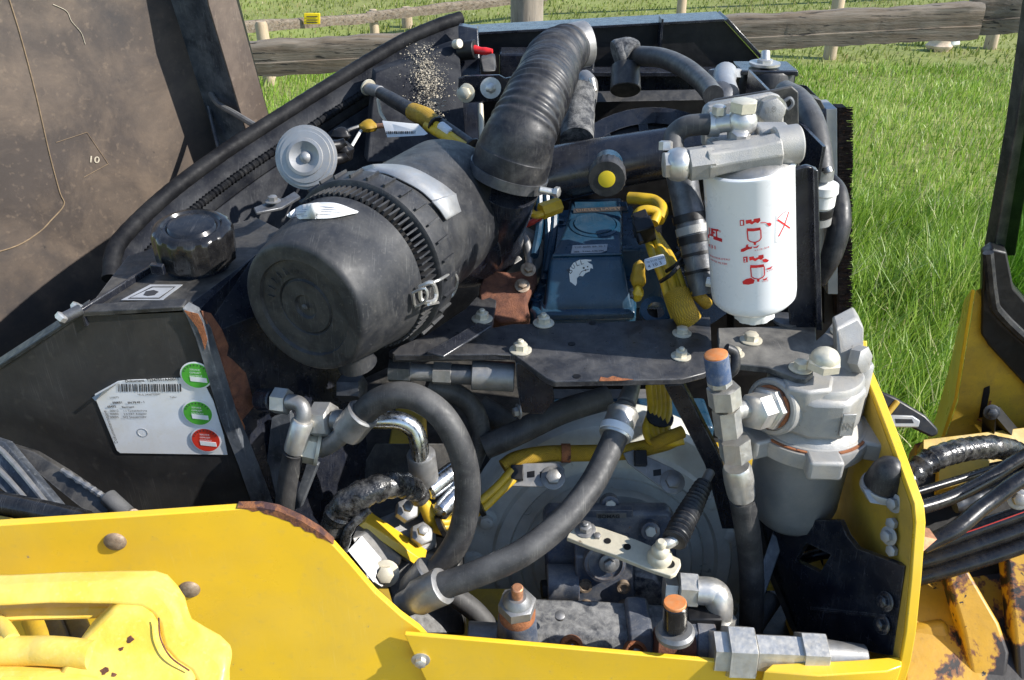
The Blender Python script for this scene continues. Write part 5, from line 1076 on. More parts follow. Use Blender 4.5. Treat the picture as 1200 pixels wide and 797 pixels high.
text(fw, 'U', wp(615, 601), wp(619.5, 600), wa, 'housing', lift=.002, h=.006); text(fw, 'N 8', wp(600, 628), wp(608, 617), wa, 'housing', lift=.003, h=.010)
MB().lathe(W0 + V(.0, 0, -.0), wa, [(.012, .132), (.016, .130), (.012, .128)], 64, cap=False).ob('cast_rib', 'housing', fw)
MB().box(P(735, 505, 1.33), V(.12, 0, 0), V(0, .04, 0), V(0, 0, .035)).ob('block_face', 'engine_blue', fw, .006)
MB().lathe(P(660, 500, 1.3), V(0, -.8, .6), [(0, .04), (.01, .04), (.012, .036)], 32).ob('core_plug', 'engine_blue', fw)
MB().box(P(700, 474, 1.36), V(.12, 0, 0), V(0, .03, 0), V(0, 0, .010)).ob('gasket_face', 'zinc_dull', fw, .003)

# ---- loom over the housing
lm = T('lower_wiring_loom', 'yellow braided wiring loom lying across the flywheel housing', 'wiring', P(680, 535, 1.18))
MB().tube([P(590, 548, 1.16), P(606, 538, 1.165), P(640, 532, 1.17), P(690, 531, 1.17), P(735, 529, 1.17), P(775, 520, 1.165), P(790, 514, 1.162)], .0110, 20, 12).ob('braided_sleeve', 'loom', lm)
for o1 in (-9, -4, 1, 6, 11): MB().tube([P(770 + o1, 452, 1.2), P(772 + o1, 480, 1.19), P(768 + o1 * 1.2, 503, 1.17), P(775 + o1, 518, 1.155), P(796 + o1 * .5, 512 + o1 * .4, 1.15)], .0055, 12, 9).ob('conduit', 'wire_yellow', lm)
MB().tube([P(766, 521, 1.15), P(780, 514, 1.145), P(800, 506, 1.15)], .0085, 16, 8).ob('sleeve_end', 'loom', lm)
for o1 in (0, 6): MB().tube([P(600 + o1, 551 + o1, 1.15), P(583 + o1, 570 + o1 * .6, 1.14), P(562 + o1, 588 + o1, 1.13), P(540 + o1, 603 + o1, 1.12), P(520, 612 + o1, 1.11), P(506 + o1 * .3, 600 + o1, 1.10), P(492, 576 + o1, 1.09)], .0055, 12, 9).ob('conduit', 'wire_yellow', lm)
MB().tube([P(486, 570, 1.10), P(497, 590, 1.095), P(508, 614, 1.105), P(520, 620, 1.115)], .0085, 10, 6).ob('conduit', 'wire_yellow', lm)
MB().lathe(P(773, 490, 1.18), V(.1, -.2, 1), [(-.003, .0185), (.003, .0185)], 16).ob('cable_tie', 'black_plain', lm)
for x, y, d in ((517, 615, 1.10), (562, 592, 1.12)): MB().lathe(P(x, y, d), V(.8, .2, .3), [(-.003, .015), (.003, .015)], 14).ob('cable_tie', 'black_plain', lm)
MB().lathe(P(663, 531, 1.17), V(1, .0, 0), [(-.006, .0128), (.006, .0128)], 16).ob('tape_band', 'rust', lm)
for (pts, hx) in ((((594, 548), (600, 543), (655, 542), (662, 550), (660, 566), (650, 571), (600, 570), (594, 563)), ((606, 555, 1), (622, 556, 0), (637, 556, 0), (648, 560, 2))),
                  (((730, 531), (742, 527), (790, 549), (797, 560), (794, 572), (783, 576), (770, 568), (736, 543)), ((750, 538, 1), (770, 554, 0), (788, 565, 2)))):
    pt = T('loom_clip_plate', 'slotted steel clip plate %s the braided loom' % ('left below' if pts[0][0] < 700 else 'right of'), 'clip plate', P(pts[0][0] + 30, pts[0][1] + 15, 1.14), 'loom clip plates')
    cn_ = V(0, -.62, .78); co_ = P(pts[0][0] + 30, pts[0][1] + 15, 1.15)
    MB().prism([PL(x, y, co_, cn_) for x, y in pts], -cn_ * .003).ob('plate', 'zinc_dull', pt, .001)
    for x, y, k in hx:
        q = PL(x, y, co_, cn_)
        if k == 2: bolt(pt, q, cn_, .010, 'zinc_dull', True)
        elif k == 1: MB().box(q + cn_ * .004, V(.008, 0, .0), cn_ * .005, cn_.cross(V(1, 0, 0)) * .010).ob('clip', 'black_plain', pt, .001)
        else: MB().box(q + cn_ * .0004, V(.005, 0, .001), cn_ * .0005, cn_.cross(V(1, 0, 0)) * .004).ob('slot', 'black_plain', pt)

# ================================================================== HYDRAULIC PUMP
pu = T('hydraulic_pump', 'dark blue-black hydraulic pump block in front of the flywheel housing', 'pump', P(715, 680, 1.15))
def blk(pts, dep, m, nm, bev=.003, par=None): return MB().prism([P(*p) for p in pts], dep).ob(nm, m, par or pu, bev)
blk([(642, 600, 1.150), (784, 600, 1.150), (790, 608, 1.152), (796, 690, 1.18), (640, 690, 1.18), (636, 608, 1.152)], V(0, .022, 0), 'pump_black', 'main_body', .005)
npl = PY(725, 604, P(715, 604, 1.135).y - .001)
yq = P(642, 600, 1.150).y - .002
NPL = MB().prism([PY(672, 598, yq), PY(742, 598, yq), PY(742, 626, yq), PY(668, 626, yq)], V(0, .01, 0)).ob('name_plate', 'pump_black', pu, .0008)
MB().prism([PY(699, 601.5, yq - .001), PY(734, 601.5, yq - .001), PY(734, 607, yq - .001), PY(699, 607, yq - .001)], V(0, .001, 0)).ob('name_field', 'zinc_dull', NPL)
text(NPL, 'BOMAG', PY(701, 606.5, yq - .001), PY(726, 606.3, yq - .001), V(0, -1, 0), 'ink', lift=.0012, bold=.03)
for x, y, d in ((715, 591, 1.165), (762, 622, 1.145), (650, 612, 1.145)):
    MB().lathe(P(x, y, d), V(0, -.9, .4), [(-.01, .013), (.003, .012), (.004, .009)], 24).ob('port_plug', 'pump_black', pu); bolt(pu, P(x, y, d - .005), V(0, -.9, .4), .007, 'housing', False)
blk([(674, 652, 1.12), (742, 652, 1.12), (744, 735, 1.155), (676, 735, 1.155)], V(0, .05, 0), 'pump_black', 'front_block', .003)
MB().lathe(P(709, 660, 1.112), V(0, -.95, .3), [(-.01, .027), (.001, .026), (.002, .022), (-.001, .021), (-.001, .001)], 36).ob('port_ring', 'pump_black', pu)
bolt(pu, P(714, 660, 1.108), V(0, -.95, .3), .008, 'zinc_dull')
for x, y in ((686, 688), (731, 689), (687, 712), (732, 712)):
    MB().lathe(P(x, y, 1.128 if y < 700 else 1.138), V(0, -.98, .2), [(-.006, .0085), (.001, .0085), (.001, .0055), (-.002, .0045)], 20).ob('socket_screw', 'rusty_bolt', pu)
MB().cyl(P(641, 683, 1.15), P(678, 683, 1.15), .024).ob('left_cylinder', 'pump_black', pu); MB().hexa(P(641, 690, 1.14), V(-1, -.1, 0), .012, .008).ob('left_plug', 'black_plain', pu)
MB().box(P(672, 712, 1.16), V(.035, 0, 0), V(0, .03, 0), V(0, 0, .016)).ob('left_foot', 'pump_black', pu, .002)
blk([(742, 672, 1.13), (768, 676, 1.13), (776, 690, 1.13), (776, 735, 1.16), (744, 735, 1.16)], V(0, .03, 0), 'pump_spatter', 'right_shoulder', .004)
# lever plate with ball joint
lv = T('control_lever', 'cream zinc control lever plate with holes on top of the pump', 'lever', P(735, 645, 1.05))
ZL = P(735, 645, 1.055).z; lvn = V(-.05, -.18, 1).normalized(); lvo = P(735, 645, 1.055)
def lvp(x, y, o=0.): return PL(x, y, lvo + lvn * o, lvn)
MB().prism([lvp(x, y) for x, y in ((664, 630), (668, 622), (682, 613), (705, 618), (745, 632), (774, 644), (797, 655), (798, 662), (792, 672), (786, 675), (764, 668), (720, 650), (690, 640))], -lvn * .007).ob('plate', 'cream_plate', lv, .001)
for x, y, r in ((735, 641, .0045), (712, 634, .0042), (785, 661, .0058)): MB().lathe(lvp(x, y, .0003), lvn, [(0, r), (.0004, r)], 20).ob('hole', 'black_plain', lv)
bolt(lv, lvp(686, 621), lvn, .008, 'zinc_dull', True, True); bolt(lv, lvp(700, 629), lvn, .0045, 'zinc_dull', False)
jb = lvp(773, 655)
MB().lathe(jb, lvn, [(0, .0145), (.006, .0145), (.010, .0125), (.012, .0105), (.018, .0108), (.022, .0085), (.024, .006), (.030, .0065), (.034, .004)], 28).ob('ball_joint', 'cream_plate', lv)
ct = T('control_cable', 'black ribbed rubber boot of a control cable above the lever', 'cable', P(805, 600, 1.06))
MB().tube([P(790, 634, 1.03), P(800, 614, 1.05), P(812, 592, 1.075), P(825, 567, 1.10)], [.0135, .0135, .0125, .010], 20, 22, wav=lambda L, t: .13 * math.sin(L * 2 * math.pi / .0068)).ob('boot', 'rubber_clean', ct)
MB().tube([P(776, 638, 1.03), P(784, 636, 1.03), P(794, 630, 1.035)], .007, 10, 4).ob('rod_end', 'zinc', ct); MB().cyl(P(825, 567, 1.10), P(833, 552, 1.11), .006).ob('rod', 'zinc_dull', ct)

# ---- lower valve block
vbk = T('lower_valve_block', 'salt spattered black hydraulic valve block along the bottom', 'valve block', P(715, 760, 1.05))
va = P(594, 738, 1.03); vb_ = P(832, 752, 1.03); vd = (vb_ - va).normalized()
MB().prism([P(592, 738, 1.045), P(700, 742, 1.045), P(828, 750, 1.045), P(832, 810, 1.04), P(592, 810, 1.03)], V(0, .05, .004)).ob('body', 'pump_spatter', vbk, .006, seg=3)
MB().prism([P(737, 742, 1.036), P(752, 741, 1.036), P(766, 744, 1.036), P(768, 790, 1.036), P(738, 788, 1.036)], V(0, .055, .004)).ob('middle_web', 'pump_black', vbk, .004)
MB().cyl(P(767, 756, 1.03), P(812, 760, 1.03), .021).ob('right_barrel', 'rust_dark', vbk); MB().cyl(P(812, 752, 1.04), P(834, 754, 1.04), .027).ob('end_collar', 'pump_black', vbk)
MB().prism([P(806, 742, 1.02), P(831, 741, 1.02), P(833, 800, 1.01), P(808, 800, 1.01)], V(0, .045, 0)).ob('end_plate', 'pump_black', vbk, .002)
for x, y in ((670, 760), (745, 765)):
    MB().lathe(P(x, y, 1.032), V(0, -.8, .6), [(-.01, .014), (.002, .0135), (.002, .010), (-.003, .0085), (-.003, .001)], 28).ob('port', 'rust', vbk)
    bolt(vbk, P(x, y, 1.034), V(0, -.8, .6), .006, 'zinc_dull', False)
ad = P(606, 735, 1.01); au = V(0, -.12, 1).normalized()
MB().lathe(ad, au, [(-.02, .024), (.018, .0215), (.022, .020)], 28).ob('screw_base', 'pump_black', vbk)
MB().lathe(ad, au, [(.020, .0205), (.030, .0205), (.034, .018), (.038, .018)], 28).ob('rusty_ring', 'rust', vbk)
MB().hexa(ad + au * .034, au, .0215, .014, .2).ob('lock_nut', 'zinc_dull', vbk); MB().lathe(ad + au * .046, au, [(0, .017), (.004, .016), (.010, .010)], 24).ob('cone', 'zinc_dull', vbk); MB().cyl(ad + au * .052, ad + au * .072, .0065).ob('set_screw', 'copper', vbk)
MB().cyl(P(548, 745, 1.04), P(594, 748, 1.04), .017).ob('left_pipe', 'zinc_dull', vbk)
MB().lathe(P(656, 723, 1.035), V(0, -.2, 1), [(0, .006), (.004, .006), (.005, .004)], 14).ob('small_plug', 'zinc_dull', vbk)
oc = P(791, 735, .98)
ocx = (P(791, 708, .965) - oc).normalized(); ocl = (P(791, 708, .965) - oc).length; MB().cyl(oc, oc + ocx * ocl, .0135).ob('black_cap', 'plastic_gloss', vbk); MB().lathe(oc + ocx * (ocl - .0005), ocx, [(0, .0125), (.003, .0125), (.0038, .0117), (.0038, .001)], 28).ob('orange_plug', 'cap_orange', vbk)
MB().lathe(oc - ocx * .012, ocx, [(0, .021), (.006, .022), (.010, .019)], 28).ob('cap_base', 'zinc_dull', vbk)
hfit = T('outlet_fittings', 'zinc hydraulic pipe fittings in a row at the bottom right', 'fitting', P(920, 765, 1.0))
row = [(834, 1.0, .024, 18), (850, 1.0, .031, 32), (884, 1.0, .022, 60), (936, 1.0, .027, 30)]
ra, rb_ = P(832, 762, 1.0), P(1010, 770, 1.0); rdv = (rb_ - ra).normalized()
for (x, d, r, w), nm in zip(row, ('collar', 'large_nut', 'long_hex', 'end_nut')):
    MB().hexa(ra + rdv * ((x - 832) / FPX), rdv, r, w / FPX * .98, .25).ob(nm, 'zinc', hfit)
MB().cyl(ra + rdv * .125, ra + rdv * .175, .018, .014).ob('tail_pipe', 'zinc_dull', hfit)
efit = T('elbow_fitting', 'bright zinc elbow fitting on the right of the pump', 'fitting', P(825, 710, 1.05))
MB().hexa(P(778, 690, 1.06), V(1, -.05, -.05), .017, .016).ob('thread_hex', 'zinc', efit); MB().hexa(P(795, 690, 1.05), V(1, -.05, -.05), .0215, .022, .3).ob('nut', 'zinc', efit)
MB().tube([P(815, 692, 1.045), P(834, 694, 1.045), P(842, 704, 1.045), P(842, 735, 1.06)], [.0165, .017, .0165, .016], 20, 6).ob('elbow', 'zinc', efit); MB().hexa(P(842, 722, 1.055), V(0, -.2, -1), .0215, .018, .3).ob('lower_nut', 'zinc', efit)
MB().box(P(822, 718, 1.05), V(.02, 0, 0), V(0, .02, 0), V(0, 0, .01)).ob('gland', 'black_plain', efit, .002)

# ================================================================== HYDRAULIC HOSES
ha = T('looped_hydraulic_hose', 'thick dusty hydraulic hose looping over beside the tank fitting', 'hose', P(460, 480, 1.0))
pa_ = [P(420, 490, 1.0), P(440, 472, .985), P(465, 463, .975), P(492, 468, .97), P(520, 490, .97), P(541, 530, .98), P(548, 575, .995), P(540, 625, 1.01), P(518, 662, 1.02), P(496, 685, 1.025)]
MB().tube(pa_, .0150, 20, 8).ob('hose', 'rubber', ha)
f_ = [P(405, 508, 1.01), P(432, 477, .99)]; MB().lathe(f_[0], f_[1] - f_[0], [(0, .013), (.003, .0185), (.010, .0192), (.030, .0185), (.036, .0195), (.038, .0175)], 30, lambda a, t: 1 + .012 * math.cos(10 * a)).ob('ferrule', 'zinc_dull', ha)
MB().tube([P(376, 526, 1.04), P(388, 520, 1.025), P(408, 504, 1.01)], .0108, 16, 5).ob('steel_bend', 'zinc_dull', ha); MB().lathe(P(374, 527, 1.035), V(-.9, -.1, .25), [(0, .019), (.004, .019)], 28).ob('collar', 'cream_plate', ha)
MB().hexa(P(374, 527, 1.037), V(-.9, -.05, .3), .019, .020).ob('nut', 'cream_plate', ha)
f_ = [P(506, 668, 1.015), P(474, 704, 1.03)]; MB().lathe(f_[0], f_[1] - f_[0], [(0, .0185), (.002, .0205), (.036, .0195), (.046, .014), (.06, .013)], 30).ob('lower_ferrule', 'zinc_dull', ha)
hb = T('long_hydraulic_hose', 'thick dusty hydraulic hose sweeping up across the flywheel housing', 'hose', P(620, 640, 1.0))
MB().tube([P(508, 690, .975), P(560, 672, .965), P(612, 648, .965), P(658, 612, .985), P(692, 570, 1.01), P(712, 532, 1.03), P(726, 500, 1.045)], .0150, 20, 8).ob('hose', 'rubber', hb)
f_ = [P(720, 512, 1.042), P(735, 470, 1.065)]; MB().lathe(f_[0], f_[1] - f_[0], [(0, .0185), (.002, .0195), (.012, .0195), (.014, .0185), (.030, .0185), (.034, .0195), (.040, .015), (.045, .010)], 30).ob('ferrule', 'zinc', hb)
MB().tube([P(734, 473, 1.063), P(741, 452, 1.08), P(745, 430, 1.1)], [.012, .010, .009], 16, 4).ob('steel_tail', 'zinc_dull', hb)
MB().lathe(P(721, 509, 1.043), P(735, 470, 1.065) - P(720, 512, 1.042), [(0, .0202), (.009, .0202)], 24).ob('paper_band', 'paper', hb)
f_ = [P(520, 686, .97), P(474, 708, .99)]; MB().lathe(f_[0], f_[1] - f_[0], [(0, .0185), (.001, .0205), (.004, .0205), (.036, .0198), (.046, .015), (.060, .014)], 30, lambda a, t: 1 + .012 * math.cos(9 * a)).ob('lower_ferrule', 'zinc_dull', hb)
hl = T('left_hydraulic_hose', 'hydraulic hose with bright crimp hanging from the tank side', 'hose', P(340, 540, 1.0))
MB().hexa(P(322, 469, 1.02), V(.9, -.2, 0), .0155, .018, .2).ob('nut', 'zinc', hl); MB().cyl(P(306, 468, 1.04), P(323, 469, 1.025), .014).ob('port', 'black_paint', hl)
MB().tube([P(338, 470, 1.01), P(352, 474, 1.005), P(356, 486, 1.005), P(352, 500, 1.01)], .0088, 14, 6).ob('steel_bend', 'zinc_dull', hl)
f_ = [P(355, 492, 1.005), P(343, 534, 1.025)]; MB().lathe(f_[0], f_[1] - f_[0], [(0, .0105), (.003, .0125), (.040, .0122), (.043, .0118)], 24, lambda a, t: 1 + .015 * math.cos(10 * a)).ob('ferrule', 'zinc', hl)
MB().tube([P(344, 530, 1.022), P(338, 560, 1.04), P(333, 600, 1.06), P(330, 640, 1.08)], .0118, 16, 6).ob('hose', 'rubber', hl)
tn_ = T('tank_port_nut', 'large zinc hex nut on the tank port beside the looped hose', 'fitting', P(382, 490, 1.03))
MB().hexa(P(370, 492, 1.03), V(1, -.25, .15), .0215, .022, .2).ob('nut', 'zinc', tn_); MB().cyl(P(391, 490, 1.02), P(404, 494, 1.015), .012).ob('stub', 'zinc_dull', tn_); MB().lathe(P(367, 493, 1.035), V(1, -.25, .15), [(0, .018), (.004, .018)], 24).ob('seal', 'black_plain', tn_)
sc_ = T('strap_plates', 'grey steel strap plates behind the left hydraulic hose', 'bracket', P(325, 540, 1.06))
MB().prism([P(318, 490, 1.06), P(340, 482, 1.06), P(342, 510, 1.07), P(322, 600, 1.1), P(300, 600, 1.1), P(310, 560, 1.09)], V(.003, .006, 0)).ob('plate', 'hood_edge', sc_, .001); MB().prism([P(360, 540, 1.08), P(372, 545, 1.08), P(352, 595, 1.1), P(340, 600, 1.1)], V(.003, .006, 0)).ob('strap', 'hood_edge', sc_, .001)
stl = T('steel_bend_pipe', 'bright bent steel pipe under the looped hydraulic hose', 'pipe', P(470, 495, 1.05))
MB().tube([P(420, 492, 1.05), P(442, 492, 1.05), P(468, 493, 1.05), P(485, 503, 1.055), P(491, 520, 1.06), P(493, 540, 1.07)], .0112, 18, 7).ob('pipe', 'steel', stl)
MB().lathe(P(493, 530, 1.07), V(.05, .1, -1), [(0, .012), (.002, .0165), (.004, .0175), (.055, .0175)], 28).ob('ferrule', 'zinc_dull', stl)
tw = T('twin_ferrules', 'pair of bright crimped hose ends behind the looped hose', 'fitting', P(515, 575, 1.1))
for a, b_ in (((500, 577, 1.09), (532, 552, 1.12)), ((513, 602, 1.09), (540, 572, 1.12))):
    MB().lathe(P(*a), P(*b_) - P(*a), [(0, .009), (.003, .0125), (.010, .013), (.05, .0125)], 24, lambda a, t: 1 + .02 * math.cos(8 * a)).ob('ferrule', 'steel', tw)
cpl = T('quick_coupling', 'grey hydraulic coupling lying under the bracket edge', 'coupling', P(530, 438, 1.1))
ca_, cb_ = P(452, 434, 1.09), P(606, 442, 1.09); cd = (cb_ - ca_).normalized()
def cseg(x0, x1, r, m, nm, hexed=False):
    o = ca_ + cd * ((x0 - 452) / 953.); l = (x1 - x0) / 953.
    (MB().hexa(o, cd, r, l, .3) if hexed else MB().cyl(o, o + cd * l, r)).ob(nm, m, cpl)
cseg(456, 482, .0145, 'zinc_dark', 'tail_nut', True); cseg(480, 512, .011, 'zinc_dull', 'shank'); cseg(508, 530, .0145, 'zinc_dull', 'hex', True); cseg(528, 556, .0125, 'zinc_dark', 'collar'); cseg(553, 603, .0185, 'zinc_dull', 'sleeve')
MB().hexa(P(400, 455, 1.12), V(1, -.2, .1), .017, .03).ob('rear_nut', 'zinc_dark', cpl)
bh = T('black_bundle', 'shiny taped black cable bundle arching above the yellow panel corner', 'cable', P(420, 590, 1.0))
MB().tube([P(392, 640, 1.02), P(393, 615, 1.01), P(405, 592, 1.0), P(432, 576, 1.0), P(462, 568, 1.02), P(482, 572, 1.04), P(492, 582, 1.06)], [.016, .0165, .0165, .0155, .014, .012], 18, 9, wav=lambda L, t: .06 * math.sin(L * 330) + .04 * math.sin(L * 870)).ob('taped_sleeve', 'rubber_tape', bh)
MB().tube([P(402, 645, 1.0), P(410, 618, .995), P(432, 596, 1.0)], .006, 10, 6, wav=lambda L, t: .1 * math.sin(L * 900)).ob('tape_tail', 'rubber_tape', bh)
# manifold block below it
mf = T('hose_manifold', 'grey hose manifold block with a yellow plate behind the panel edge', 'manifold', P(450, 650, 1.08))
MB().prism([P(438, 610, 1.10), P(470, 596, 1.12), P(506, 618, 1.12), P(508, 640, 1.11), P(480, 660, 1.08), P(440, 640, 1.08)], V(0, .04, -.04)).ob('block', 'zinc_dull', mf, .004)
for x, y in ((475, 600), (492, 628)): MB().hexa(P(x, y, 1.095), V(.35, -.5, .8), .0145, .014).ob('nut', 'zinc_dull', mf); bolt(mf, P(x + 3, y - 6, 1.07), V(.35, -.5, .8), .007, 'zinc_dull', False)
MB().prism([P(420, 616, 1.05), P(428, 611, 1.05), P(498, 658, 1.07), P(492, 666, 1.065)], V(0, .03, -.01)).ob('yellow_bar', 'yellow_paint', mf, .001)
MB().prism([P(412, 630, 1.03), P(428, 624, 1.04), P(470, 660, 1.05), P(448, 690, 1.02), P(430, 678, 1.01)], V(.0, .03, -.01)).ob('cover_plate', 'zinc_dull', mf, .002)
MB().prism([P(408, 645, 1.02), P(424, 628, 1.032), P(447, 655, 1.035), P(438, 682, 1.012)], V(.0, -.0008, .0004)).ob('white_label', 'paper', mf); bolt(mf, P(452, 672, 1.03), V(.1, -.8, .5), .010, 'cream_plate', True)
MB().prism([P(440, 640, 1.1), P(540, 650, 1.12), P(545, 745, 1.1), P(470, 745, 1.05)], V(0, .03, -.02)).ob('back_plate', 'black_dirty', mf, .004)
MB().tube([P(520, 690, 1.08), P(555, 715, 1.08), P(580, 745, 1.07)], .013, 14, 5).ob('return_hose', 'rubber', mf)
# background hoses
for i, (nm, lab, pts, r, m) in enumerate((
        ('suction_hose', 'grey slanted suction pipe below the bracket edge', [(568, 524, 1.15), (605, 508, 1.15), (660, 482, 1.16), (712, 466, 1.18)], .0165, 'rubber'),
        ('drain_hose', 'dark hose bending down behind the looped hydraulic hose', [(500, 452, 1.13), (535, 462, 1.14), (556, 482, 1.15), (563, 512, 1.16), (552, 545, 1.17)], .0135, 'rubber'),
        ('rear_vent_hose', 'thin dark hose crossing behind the steel bend pipe', [(516, 470, 1.2), (530, 500, 1.2), (545, 530, 1.2), (548, 570, 1.22)], .012, 'rubber'),
        ('short_dark_hose', 'short dark hose end below the black hanger', [(560, 478, 1.22), (580, 490, 1.22), (600, 500, 1.22)], .02, 'rubber'),
        ('lower_return_hose', 'dark hose running down behind the tee hose at the pump', [(905, 700, 1.2), (885, 730, 1.18), (868, 760, 1.15)], .014, 'rubber'))):
    t_ = MB().tube([P(*p) for p in pts], r, 16, 7).ob(nm, m, None, label=lab, cat='hose')
vs_ = T('vertical_strut', 'black angled strut plate behind the tee fitting', 'strut', P(820, 500, 1.1))
MB().prism([P(778, 452, 1.11), P(800, 450, 1.11), P(846, 540, 1.14), P(862, 620, 1.17), P(846, 620, 1.18), P(826, 545, 1.16)], V(.004, .008, 0)).ob('plate', 'black_paint', vs_, .001)
MB().prism([P(905, 625, 1.16), P(918, 635, 1.16), P(880, 745, 1.14), P(866, 740, 1.14)], V(.004, .008, 0)).ob('lower_bar', 'zinc_dark', vs_, .001)

# ================================================================== RIGHT: FRONT HALF OF THE MACHINE
fb = T('front_frame', 'yellow front frame of the machine with a slotted plate at the right', 'frame', P(1150, 560, 1.4))
YF = 1.22
MB().prism([PY(1143, 340, YF), PY(1205, 410, YF), PY(1480, 730, YF), PY(1480, 800, YF), PY(1150, 600, YF), PY(1105, 520, YF), PY(1122, 470, YF)], V(.02, .012, 0)).ob('face_plate', 'yellow_dirty', fb, .001)
MB().prism([PY(1143, 340, YF), PY(1122, 470, YF), PY(1105, 520, YF), PY(1085, 530, YF + .1), PY(1108, 470, YF + .1), PY(1134, 352, YF + .1)], V(-.004, .004, 0)).ob('side_edge', 'yellow_paint', fb, .001)
MB().prism([PY(1153, 455, YF - .001), PY(1160, 452, YF - .001), PY(1160, 460, YF - .001), PY(1154, 488, YF - .001), PY(1147, 490, YF - .001)], V(0, .0006, 0)).ob('slot', 'black_plain', fb)
MB().tube([PY(1146, 492, YF - .002), PY(1153, 492, YF - .002), PY(1161, 470, YF - .002)], .0015, 5, 3).ob('slot_weld', 'rust', fb)
MB().prism([P(1082, 515, 1.45), P(1460, 470, 1.5), P(1460, 600, 1.45), P(1082, 580, 1.4)], V(0, .01, -.03)).ob('cross_plate', 'yellow_dirty', fb, .001)
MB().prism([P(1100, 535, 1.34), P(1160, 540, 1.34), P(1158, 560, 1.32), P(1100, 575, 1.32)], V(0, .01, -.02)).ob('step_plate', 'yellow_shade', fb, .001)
tri = [(1150, 560), (1160, 480), (1168, 476), (1215, 540), (1215, 580), (1170, 560)]
for a, b_ in (((1156, 560), (1162, 482)), ((1162, 482), (1215, 545)), ((1156, 558), (1215, 575))): MB().tube([PY(*a, YF - .02), PY(*b_, YF - .02)], .014, 4, 2).ob('gusset_leg', 'black_plain', fb)
bolt(fb, PY(1162, 483, YF - .036), V(-.2, -.9, .3), .008, 'zinc_dark'); bolt(fb, P(1193, 585, 1.2), V(-.2, -.8, .5), .009, 'zinc_dull')
MB().prism([P(1072, 520, 1.55), P(1140, 500, 1.55), P(1560, 400, 1.55), P(1560, 760, 1.5), P(1060, 760, 1.5)], V(0, .01, -.03)).ob('body_plate', 'yellow_peel', fb, .001)
# peeling joint casting at the bottom right
jo = T('articulation_casting', 'yellow casting with peeling paint and rust at the bottom right corner', 'casting', P(1130, 740, 1.3))
MB().prism([P(1060, 690, 1.30), P(1110, 640, 1.34), P(1500, 540, 1.40), P(1500, 900, 1.15), P(1060, 900, 1.15)], V(0, .02, -.05)).ob('bed', 'yellow_peel', jo, .004)
jn = V(-.1, -.7, .7).normalized(); jq = P(1140, 720, 1.24)
def jp(x, y, o=0.): return PL(x, y, jq + jn * o, jn)
MB().prism([jp(1108, 672), jp(1124, 664), jp(1136, 668), jp(1172, 730), jp(1184, 765), jp(1180, 800), jp(1140, 800), jp(1128, 740)], -jn * .03).ob('cheek', 'yellow_peel', jo, .006, seg=3)
MB().prism([jp(1066, 730, -.02), jp(1110, 725, -.02), jp(1140, 800, -.02), jp(1060, 830, -.02)], -jn * .03).ob('lower_lug', 'yellow_peel', jo, .01, seg=3)
MB().prism([jp(1178, 650, .0), jp(1480, 560, .0), jp(1480, 860, .0), jp(1196, 860, .0), jp(1190, 760, .0)], -jn * .03).ob('right_cheek', 'yellow_peel', jo, .006, seg=3)
MB().prism([P(1070, 560, 1.34), P(1480, 480, 1.36), P(1480, 640, 1.32), P(1070, 700, 1.30)], V(0, .01, -.03)).ob('hose_trough', 'black_plain', jo)
# hose bundle across the joint
specs = [((1060, 565, 1.22), (1090, 540, 1.23), (1130, 527, 1.25), (1172, 525, 1.28), (1215, 540, 1.34), 0, .0165, 'rubber_tape', 'ribbed shiny black conduit arching to the front frame', True),
         ((1070, 578, 1.2), (1120, 563, 1.22), (1170, 548, 1.24), (1230, 535, 1.26), (1420, 500, 1.34), 0, .0058, 'hose_black', 'thin straight black hose just below the ribbed conduit', False),
         ((1060, 600, 1.16), (1110, 585, 1.18), (1160, 560, 1.2), (1230, 520, 1.22), (1420, 440, 1.3), 0, .0095, 'hose_black', 'medium black hose, third from the top at the joint', False),
         ((1080, 640, 1.12), (1120, 620, 1.12), (1160, 588, 1.14), (1230, 545, 1.16), (1420, 470, 1.26), 0, .0105, 'hose_black', 'glossy blue-black hose crossing in front of the bundle', False)]
for a, b_, c_, d_, d2_, _, r, m, lab, wv_ in specs:
    MB().tube([P(*a), P(*b_), P(*c_), P(*d_), P(*d2_)], r, 14, 14, wav=(lambda L, t: .07 * math.sin(L * 420) + .05 * math.sin(L * 910)) if wv_ else None).ob('joint_hose', m, None, label=lab, cat='hose', group='hoses crossing the articulation joint')
for i, (y0, y1, r, w) in enumerate(((646, 612, .011, 'upper'), (662, 630, .012, 'second'), (680, 650, .012, 'lowest'))):
    MB().tube([P(1040, y0 + 6, 1.27), P(1100, y0 - 10, 1.25), P(1160, y1 + 2, 1.24), P(1260, y1 - 32, 1.24), P(1420, y1 - 80, 1.3)], r, 14, 8).ob('joint_hose', 'hose_black', None, label='%s of three thick black hoses lying above the peeling casting' % w, cat='hose', group='hoses crossing the articulation joint')
MB().tube([P(1108, 632, 1.205), P(1150, 618, 1.20), P(1200, 600, 1.2), P(1260, 578, 1.2), P(1420, 520, 1.26)], .0008, 6, 5).ob('red_wire', 'wire_red', None, label='thin red striped wire lying over the thick black hoses', cat='wire')
MB().tube([P(1118, 592, 1.28), P(1150, 583, 1.28), P(1180, 575, 1.3)], .012, 10, 8, wav=lambda L, t: .08 * math.sin(L * 1500)).ob('braided_hose', 'zinc_dark', None, label='short grey braided hose among the black joint hoses', cat='hose')
